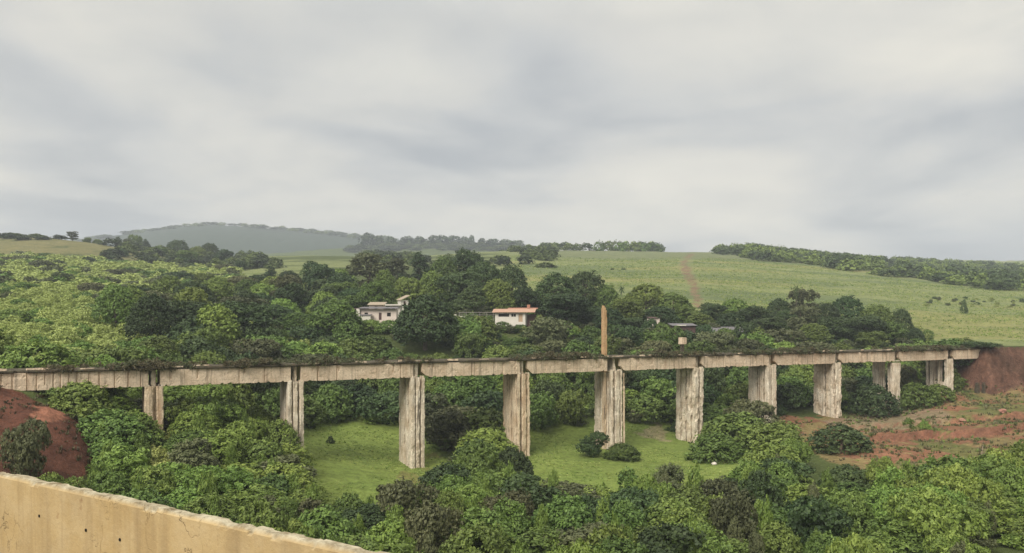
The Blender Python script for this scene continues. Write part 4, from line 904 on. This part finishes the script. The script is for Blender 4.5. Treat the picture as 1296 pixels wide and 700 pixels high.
def deck_weeds():
    g = np.random.default_rng(12); lobes = []; span = ends[-1] - ends[0] + 3
    for i in range(1500):
        s = ends[0] - 1 + g.random() * span; w = fbm(np.array([s / 7]), np.array([.5]), 3, 88)[0]
        if w < .36 + .22 * g.random(): continue
        t = g.uniform(-2.6, 2.85) if g.random() < .6 else g.uniform(2.2, 2.95); r = .12 + .24 * g.random() ** 2 + .22 * (w > .6) * g.random()
        lobes.append((np.array((s, -t, DECK + EYE + .36 + r * .5 - (.25 if t > 2.75 else 0))), np.array((r * 1.3, r * 1.3, r))))
    out = [[], []]
    for i, l in enumerate(lobes):
        V, T = leaf_cloud(g, [l], .15, .06, .45, rnd=1.4); out[i % 2].append((V, T))
    cs, sn = math.cos(VRZ), math.sin(VRZ); Vs = []; Ts = []; Ms = []
    for k in (0, 1):
        for V, T in out[k]: Vs.append(V); Ts.append(T); Ms.append(np.full(len(V) // 4, k, np.int32))
    V = np.concatenate(Vs); T = np.concatenate(Ts)
    W = np.stack([V[:, 0] * cs - V[:, 1] * sn + BX0, V[:, 0] * sn + V[:, 1] * cs + BY0, V[:, 2]], 1)
    me = mesh_np('deck_weeds', W, np.arange(len(W)).reshape(-1, 4), [LM['olive'], LM['dry']], np.stack([T, T, T, np.ones_like(T)], 1)); me.polygons.foreach_set('material_index', np.concatenate(Ms))
    tag(link('deck_weeds', me), 'olive and dry weeds growing along the top of the viaduct deck', 'weeds', kind='stuff')
deck_weeds()

# ------------------------------------------------------------------ buildings on the far slope
WHITE = plain('limewash', (.60, .56, .49), var=.18, scale=.8); PINKW = plain('pinkish_plaster', (.60, .51, .44), var=.2, scale=.7); ROOFR = plain('red_roof_sheet', (.34, .17, .115), var=.3, scale=1.2)
ROOFP = plain('pale_roof_sheet', (.40, .25, .175), var=.2, scale=1.0); DARKW = plain('dark_opening', (.02, .018, .016), .5, .2); BROWNB = plain('maroon_boards', (.085, .05, .045), var=.35, scale=1.5)
ROOFG = plain('grey_roof_sheet', (.15, .14, .145), var=.3); RAIL = plain('weathered_timber', (.22, .20, .18), var=.3); ROCKW = plain('pale_rock', (.60, .55, .48), var=.2, scale=3); DEADW = plain('dead_wood', (.20, .155, .11), var=.35, scale=4)
THATCH = plain('dry_thatch', (.33, .27, .20), var=.3, scale=3)
class House:
    def __init__(s, name, label, cat, px, Z, rz=0, z=None):
        x, y = at(px, Z); s.z = gz(x, y) if z is None else z; s.o = empty(name, (x, y, s.z), rz); tag(s.o, label, cat)
    def box(s, name, c, d, m, parent=None, rz=0, bev=None):
        mb = MB(); mb.box(c, d, rz); o = link(name, mb.mesh(name, m), parent or s.o); return o
    def slope(s, name, x0, x1, y0, y1, zf, zb, th, m):
        mb = MB(); V = [(x0, y0, zf), (x1, y0, zf), (x1, y1, zb), (x0, y1, zb)]; V += [(a, b, c + th) for a, b, c in V]
        mb.add(V, [(3, 2, 1, 0), (4, 5, 6, 7), (0, 1, 5, 4), (1, 2, 6, 5), (2, 3, 7, 6), (3, 0, 4, 7)]); return link(name, mb.mesh(name, m), s.o)
    def wall(s, x0, x1, y0, y1, z0, z1, m, holes=()):
        """four walls with real openings in the front one"""
        mb = MB(); T = .25
        xs = sorted({x0, x1, *[h[0] for h in holes], *[h[1] for h in holes]}); zs = sorted({z0, z1, *[h[2] for h in holes], *[h[3] for h in holes]})
        for a, b in zip(xs, xs[1:]):
            for c, d in zip(zs, zs[1:]):
                if any(h[0] <= a and b <= h[1] and h[2] <= c and d <= h[3] for h in holes): continue
                mb.box(((a + b) / 2, y0 + T / 2, (c + d) / 2), (b - a, T, d - c))
        mb.box(((x0 + x1) / 2, y1 - T / 2, (z0 + z1) / 2), (x1 - x0, T, z1 - z0))
        for x in (x0 + T / 2, x1 - T / 2): mb.box((x, (y0 + y1) / 2, (z0 + z1) / 2), (T, y1 - y0 - 2 * T, z1 - z0))
        return link('wall', mb.mesh('wall', m), s.o)
zH = EYE + (CY - 405) / F * 212
h = House('ruined_house', 'pinkish pale house with dark eaves below the dark trees', 'house', 479, 209, .06, zH)
h.wall(-4.6, 4.6, 0, 6, -3, 2.85, PINKW, [(-3.6, -2.7, .9, 1.9), (.1, .8, 0, 1.9), (2.2, 3.2, .9, 1.9)])
for x0, x1, z0, z1 in ((-3.6, -2.7, .9, 1.9), (2.2, 3.2, .9, 1.9)): h.box('window', ((x0 + x1) / 2, .16, (z0 + z1) / 2), (x1 - x0 - .02, .06, z1 - z0 - .02), DARKW)
h.box('door', (.45, .15, .95), (.68, .06, 1.9), BROWNB)
h.slope('roof', -5.0, 5.0, -.9, 6.3, 2.9, 3.3, .22, ROOFG)
h.box('annexe', (-3.0, -1.6, .25), (2.5, 2.4, 1.7), WHITE); h.slope('annexe_roof', -4.5, -1.5, -3.0, -.3, 1.12, 1.35, .12, ROOFG)
h.box('side_wall', (-8.0, 1.2, .6), (1.3, 3.5, 4.3), WHITE); h.box('porch_pillar', (-5.2, -.3, .8), (.9, .5, 4.2), WHITE)
h.slope('porch_roof', -8.8, -4.85, 1.0, 4.0, 2.78, 2.95, .16, BROWNB)
h = House('white_house', 'small white flat-roofed house behind the pinkish house', 'house', 499, 222, 0, EYE + (CY - 394) / F * 222)
h.wall(-1.2, 1.6, 0, 4, -3, 1.55, WHITE, [(-.6, .2, .2, 1.1)]); h.box('window', (-.2, .16, .65), (.78, .06, .88), DARKW); h.box('roof', (-.2, 1.6, 1.74), (4.4, 5.4, .34), WHITE)
h = House('thatched_hut', 'pale thatched hut with one steeply slanting roof above the white house', 'hut', 512, 232, .5, EYE + (CY - 384.5) / F * 232)
h.wall(-1.2, 1.2, 0, 2.4, -3, 1.0, WHITE, [(-.3, .4, -1, .7)]); h.box('door', (.05, .14, -.15), (.68, .06, 1.68), BROWNB)
mb = MB(); V = [(-1.5, -.5, .9), (1.5, -.5, 2.3), (1.5, 2.8, 2.5), (-1.5, 2.8, 1.1)]; V += [(a, b, c + .16) for a, b, c in V]; mb.add(V, [(3, 2, 1, 0), (4, 5, 6, 7), (0, 1, 5, 4), (1, 2, 6, 5), (2, 3, 7, 6), (3, 0, 4, 7)]); link('roof', mb.mesh('roof', THATCH), h.o)
h = House('outbuilding', 'low brownish-roofed outbuilding left of the small white house', 'outbuilding', 476, 224, 0, EYE + (CY - 392) / F * 224)
h.wall(-2, 2, 0, 4, -3, 1.2, PINKW, [(-.4, .4, -.9, .9)]); h.box('door', (0, .15, 0), (.78, .06, 1.78), DARKW); h.slope('roof', -2.4, 2.4, -.5, 4.4, 1.25, 2.1, .15, THATCH)
h = House('red_roofed_house', 'white house with a low rusty red roof among dark trees', 'house', 650, 211, -.10, EYE + (CY - 404.5) / F * 211)
h.wall(-4.9, 3.1, 0, 6, -3, 1.75, WHITE, [(-4.0, -1.2, .75, 1.6), (-.6, .6, .75, 1.5), (1.3, 2.4, -.6, 1.5)])
h.box('window', (-2.6, .18, 1.17), (2.78, .06, .83), DARKW); f = h.box('window', (0, .18, 1.12), (1.18, .06, .73), DARKW); h.box('window_frame', (0, .06, 1.13), (.07, .07, .72), WHITE, f)
h.box('door', (1.85, .18, .45), (1.08, .06, 2.08), plain('tan_door', (.42, .30, .2)))
h.slope('roof', -5.6, 5.7, -.8, 3.0, 1.85, 2.75, .12, ROOFP); h.slope('rear_roof', -2.0, 6.0, 3.02, 6.6, 2.75, 3.1, .12, ROOFR)
h.box('porch_wall', (4.6, 1.6, -.4), (2.4, .2, 3.6), BROWNB); h.box('chimney', (3.6, 4.6, 3.55), (.8, .7, .9), ROOFR)
h = House('shed', 'maroon-brown shed with a pale roof edge above the sixth pier', 'shed', 866, 219, .05, EYE + (CY - 428) / F * 219)
h.wall(-3.1, 3.1, 0, 4, -2, 3.3, BROWNB, [(-.6, .9, -.5, 2.2)]); h.box('door', (.15, .15, .85), (1.46, .06, 2.66), DARKW); h.slope('roof', -3.5, 3.5, -.5, 4.5, 3.35, 3.9, .14, ROOFG); h.box('roof_edge', (-.9, -.55, 3.5), (2.6, .08, .26), WHITE)
h = House('long_shed', 'long low grey-roofed shed half hidden behind bushes right of the maroon shed', 'shed', 918, 228, -.06, EYE + (CY - 424) / F * 228 - .9)
h.wall(-6.4, 6.4, 0, 5, -3, 1.6, RAIL, [(-4, -2, -.6, 1.2), (2, 3, 0, 1)]); h.box('door', (-3, .15, .3), (1.96, .06, 1.76), DARKW); h.box('window', (2.5, .15, .5), (.96, .06, .96), DARKW); h.slope('roof', -6.9, 6.9, -.6, 5.4, 1.65, 3.1, .12, ROOFG)
h = House('ruined_hut', 'small pinkish hut with a dark slanting roof among bushes left of the maroon shed', 'hut', 829, 229, .2, EYE + (CY - 410) / F * 229)
h.wall(-1.4, 1.4, 0, 2.6, -2, 1.5, PINKW, [(-.4, .4, -.9, .9)]); h.slope('roof', -1.6, 1.0, -.3, 2.9, 1.55, 1.95, .1, BROWNB)
h = House('garden_wall', 'short broken white wall at the left end of the rail fence', 'wall', 584, 211, -.1, EYE + (CY - 404) / F * 211)
mb = MB(); prism(mb, [(-1.9, -.2), (-1.9, .2), (1.2, .2), (1.2, -.2)], -2, .75, 301, spall=.06, chip=.05, ragtop=.5); prism(mb, [(-1.9, -.26), (-1.9, .26), (-1.3, .26), (-1.3, -.26)], .78, 1.25, 302, spall=.05, chip=.05); link('masonry', mb.mesh('masonry', WHITE), h.o)
def fence():
    o = empty('rail_fence', (*at(603, 214), EYE + (CY - 401) / F * 214)); tag(o, 'thin grey rail fence between the two pale houses', 'fence')
    mb = MB(); mb.box((0, 0, 1.15), (9.6, .09, .13)); link('rail', mb.mesh('rail', RAIL), o)
    mb = MB(); mb.box((0, -.003, .5), (9.6, .08, .1)); link('rail', mb.mesh('rail', RAIL), o)
    for i in range(6):
        mb = MB(); mb.box((-4.5 + i * 1.8, .1, -.3), (.14, .12, 3.2)); link('post', mb.mesh('post', RAIL), o)
fence()
# block on the deck over the sixth pier
x, y = bridge_pt(5 * SP - .1, -1.9)
o = empty('concrete_post', (x, y, EYE + DECK + .35), VRZ); tag(o, 'pale square concrete block on a dark stub, standing on the deck over the sixth pier', 'concrete post')
mb = MB(); prism(mb, [(-.62, -.5), (-.62, .5), (.66, .5), (.66, -.5)], 1.75, 3.0, 311, spall=.06, chip=.1); link('block', mb.mesh('block', GIRDER_M), o)
mb = MB(); prism(mb, [(-.4, -.3), (-.4, .3), (.3, .3), (.3, -.3)], -.2, 1.74, 312, spall=.15, chip=.1); link('stub', mb.mesh('stub', SLAB_M), o)

# ------------------------------------------------------------------ small things lying about
def rock(px, Z, w, label, m=ROCKW, name='rock'):
    g = np.random.default_rng(int(px * 7)); x, y = at(px, Z); mb = MB(); V = []; n = 9; m_ = 6
    for j in range(m_ + 1):
        for i in range(n):
            a, e = 2 * math.pi * i / n, math.pi * j / m_ - math.pi / 2; r = 1 + .22 * g.normal() * (0 < j < m_)
            V.append((w / 2 * r * math.cos(a) * math.cos(e) * 1.1, w / 2 * .8 * r * math.sin(a) * math.cos(e), w * .4 * math.sin(e) + w * .18))
    Fs = [(j * n + i, j * n + (i + 1) % n, (j + 1) * n + (i + 1) % n, (j + 1) * n + i) for j in range(m_) for i in range(n)]
    mb.add(V, Fs); o = link(name, mb.mesh(name, m)); o.location = (x, y, gz(x, y)); tag(o, label, 'rock')
rock(904, 124, .8, 'white rock on the grass under the bush clump by the seventh pier'); rock(932, 116, .75, 'pale rock at the bottom edge of the meadow below the bush clump')
rock(1044, 107, .6, 'small white rock in the gap below the bush with the bare trunk'); rock(1069, 103, .85, 'upright pale rock beside the front thicket, right of the small white rock')
rock(1218, 150, 1.1, 'reddish boulder on the terrace, left one by the earth bank', plain('red_rock', (.32, .17, .12)), 'boulder'); rock(1270, 152, 1.3, 'reddish boulder on the terrace, right one by the earth bank', plain('red_rock_two', (.30, .15, .11)), 'boulder')
def snag(px, Z, h, label, lean=.1, r=.1, name='dead_tree'):
    x, y = at(px, Z); g = np.random.default_rng(int(px)); o = empty(name, (x, y, gz(x, y))); tag(o, label, 'dead tree')
    mb = MB(); mb.tube([(0, 0, -.4), (lean * h * .4, 0, h * .5), (lean * h, .1, h)], [r * 1.4, r, r * .5]); link('trunk', mb.mesh('trunk', DEADW, True), o)
    for k in range(3):
        mb = MB(); t = .5 + .15 * k; a = g.uniform(0, 6.28); b = (lean * h * t, .05, h * t); mb.tube([b, (b[0] + .35 * math.cos(a), b[1] + .35 * math.sin(a), b[2] + .4), (b[0] + .5 * math.cos(a), b[1] + .5 * math.sin(a), b[2] + .9)], [r * .5, r * .35, r * .15], 5); link('branch', mb.mesh('branch', DEADW, True), o)
snag(372, 108, 3.0, 'bare leaning dead stem at the foot of the second pier', .5, .08); snag(1062, 126, 2.6, 'twisted bare stem under the round bush on the red terraces', .35, .22)
snag(1240, 108, 3.4, 'thin leaning dead sapling at the right edge of the front thicket', .14, .1)
x, y = at(1227, 101); o = empty('log', (x, y, gz(x, y) + .2), .15); tag(o, 'pale fallen log on the front thicket edge at right', 'log')
mb = MB(); mb.tube([(-1.5, 0, .9), (-.4, 0, 1.0), (.6, .1, 1.05), (1.6, .1, 1.15)], [.2, .24, .22, .16], 9); link('trunk', mb.mesh('trunk', ROCKW, True), o); mb = MB(); mb.tube([(.3, 0, 1.0), (.5, -.3, .4), (.6, -.5, -.4)], [.12, .09, .07], 6); link('branch', mb.mesh('branch', DEADW, True), o)
for px_, yb, w_, lb in ((1237, 491, .42, 'dark square post stub low on the earth bank, left of two'), (1245, 492, .32, 'dark thin post stub low on the earth bank, right of two')):
    Z_ = 178.0; x, y = at(px_, Z_); o = empty('post', (x, y, gz(x, y)), .2); tag(o, lb, 'post')
    mb = MB(); prism(mb, [(-w_, -w_), (-w_, w_), (w_, w_), (w_, -w_)], -.6, 2.0, px_, spall=.1, chip=.1, ragtop=.3); link('shaft', mb.mesh('shaft', SLAB_M), o)
    mb = MB(); mb.box((0, 0, 2.22), (w_ * 1.6, w_ * 1.6, .2)); link('cap', mb.mesh('cap', SLAB_M), o)
x, y = bridge_pt(10.55 * SP, 3.2); o = empty('marker_post', (x, y, gz(x, y) - .3), .2); tag(o, 'leaning white marker post on top of the earth bank at the right deck end', 'post')
mb = MB(); mb.tube([(0, 0, -.2), (.12, 0, 1.1)], [.16, .14], 8); link('shaft', mb.mesh('shaft', WHITE), o); mb = MB(); mb.tube([(.12, 0, 1.1), (.13, 0, 1.25)], [.17, .12], 8); link('cap', mb.mesh('cap', WHITE), o)

# ------------------------------------------------------------------ the parapet and road deck the picture is taken from
WA, WBp = np.array((-3.12, 4.9)), np.array((-.489, 3.145)); wd = (WBp - WA) / np.linalg.norm(WBp - WA); wn = np.array((wd[1], -wd[0]))  # wn: towards the camera
if wn @ -WA < 0: wn = -wn
def parapet():
    T = .065; U = np.concatenate([np.arange(-14, -1.2, .06), np.arange(-1.2, 4.6, .015), np.arange(4.6, 9, .06)]); n = len(U)
    top = -.893 + .010 * (fbm(U / .22, U * 0, 5, 3) - .5) - .007 * sstep(.60, .66, fbm(U / .30, U * 0 + 4, 4, 5)) - .007 * sstep(.5, .6, fbm(U / .07, U * 0 + 2, 3, 6))
    prof_ = [(T, -2.4)] + [(T, z) for z in np.concatenate([np.linspace(-1.9, -1.1, 20), np.linspace(-1.085, -.915, 14)])] 
    V = []; Cc = []
    chipb = -.912 + .04 * (fbm(U / .35, U * 0, 5, 11) - .5) + .02 * (fbm(U / .06, U * 0, 3, 12) - .5)      # lower edge of the flaked band
    for q, z in prof_:
        zz = np.minimum(np.full(n, z), top - .006); fl = sstep(0, .006, zz - chipb)
        off = q - .010 * fl - .006 * (fbm(U / .05, np.full(n, z / .05), 3, 13) - .5) * fl + .004 * (fbm(U / .8, np.full(n, z / .5), 3, 14) - .5)
        V.append((off, zz)); Cc.append(fl)
    for q in np.linspace(T - .012, .010, 7):
        V.append((np.full(n, q), top + .008 * (fbm(U / .08, np.full(n, q / .08), 4, 15) - .5))); Cc.append(np.ones(n))
    V.append((np.zeros(n) + .004, top - .02)); Cc.append(np.ones(n)); V.append((np.zeros(n), np.full(n, -2.4))); Cc.append(np.zeros(n))
    m = len(V); A = []
    for off, z in V:
        P = WA[None, :] + wd[None, :] * U[:, None] + wn[None, :] * (np.zeros(n) + off)[:, None]; A.append(np.c_[P, z + EYE])
    A = np.concatenate(A); i = np.arange(m - 1)[:, None] * n + np.arange(n - 1)[None, :]
    Q = np.stack([i, i + 1, i + n + 1, i + n], -1).reshape(-1, 4)
    fl = np.concatenate(Cc)
    t = NT('ochre_parapet_plaster'); at_ = t.n('ShaderNodeAttribute', attribute_name='tint'); v = t.mapped((1, 1, 1)); vs = t.mapped((9, 9, .9))
    big = t.noise(v, 1.1, 5); mid = t.noise(v, 5, 6, .65); fine = t.noise(v, 38, 5, .7)
    c = t.mix(t.ramp(big, [(.3, 0), (.7, 1)]), (.375, .262, .118), (.46, .34, .172))
    c = t.mix(t.mul(t.ramp(mid, [(.42, 0), (.62, 1)]), .5), c, (.48, .37, .21))
    c = t.mix(t.mul(t.ramp(t.noise(vs, .8, 4, .6), [(.50, 0), (.70, 1)]), 0.7), c, (.27, .19, .095))
    c = t.mix(t.mul(t.ramp(t.noise(v, 3.1, 4, .7), [(.66, 0), (.71, 1)]), .75), c, (.20, .10, .045))
    c = t.mix(t.mul(t.ramp(fine, [(.35, 1), (.5, 0)]), .25), c, (.34, .22, .10))
    c = t.mix(t.mul(t.ramp(t.noise(v, .75, 6, .7), [(.50, 0), (.66, 1)]), .45), c, (.25, .185, .105))
    lip = t.mix(t.ramp(t.noise(v, 13, 6, .7), [(.35, 0), (.62, 1)]), (.17, .13, .075), (.47, .42, .30))
    c = t.mix(at_.outputs['Fac'], c, lip)
    vo = t.n('ShaderNodeTexVoronoi', feature='DISTANCE_TO_EDGE'); vo.inputs['Scale'].default_value = 2.3; wv = t.n('ShaderNodeVectorMath', operation='ADD'); nw = t.n('ShaderNodeTexNoise'); nw.inputs['Scale'].default_value = 4; nw.inputs['Detail'].default_value = 6
    t.l(v, nw.inputs['Vector']); t.l(v, wv.inputs[0]); t.l(nw.outputs['Color'], wv.inputs[1]); t.l(wv.outputs[0], vo.inputs['Vector'])
    crack = t.mul(t.ramp(vo.outputs['Distance'], [(0.0, 1.0), (.012, 0.0)]), t.ramp(t.noise(v, 1.7, 3), [(.48, 0), (.58, 1)]))
    c = t.mix(t.mul(crack, .7), c, (.10, .07, .04))
    M = t.done(c, .92, .12, t.mul(t.mul(fine, mid, 'ADD'), crack, 'SUBTRACT'), .6, .006)
    o = link('parapet_wall', mesh_np('parapet_wall', A, Q, M, np.c_[fl, fl, fl, np.ones(len(fl))], False)); tag(o, 'ochre plastered parapet with a flaking pale top edge, nearest the camera', 'wall')
    hm = plain('weep_hole_black', (.012, .010, .008), .9, .2)
    for px_, py_ in ((109, 671), (152, 683), (50, 653)):
        d = np.array(((px_ - CX) / F, 1.0)); k = ((WA + wn * T) @ wn) / (d @ wn); P = d * k; z = (CY - py_) / F * k
        mb = MB(); r = .0085; p0 = np.array((*(P + wn * .0035), z + EYE)); p1 = np.array((*(P - wn * .05), z + EYE))
        mb.tube([p0, p1], [r, r * .8], 10); link('weep_hole', mb.mesh('weep_hole', hm), o)
    mb = MB(); V = []
    for u in (-14, 9):
        for off in (T + .002, 9.0): V.append((*(WA + wd * u + wn * off), 0))
    lo, hi = EYE - 2.3, EYE - 1.72; q = [0, 2, 3, 1]
    VV = [(V[k][0], V[k][1], z) for z in (lo, hi) for k in q]; mb.add(VV, [(3, 2, 1, 0), (4, 5, 6, 7), (0, 1, 5, 4), (1, 2, 6, 5), (2, 3, 7, 6), (3, 0, 4, 7)])
    ro = link('road', mb.mesh('road', plain('asphalt', (.055, .053, .05), .9, .25, 9))); ro['kind'] = 'structure'
parapet()
print('plants', len(PL), 'objects', len(bpy.data.objects))
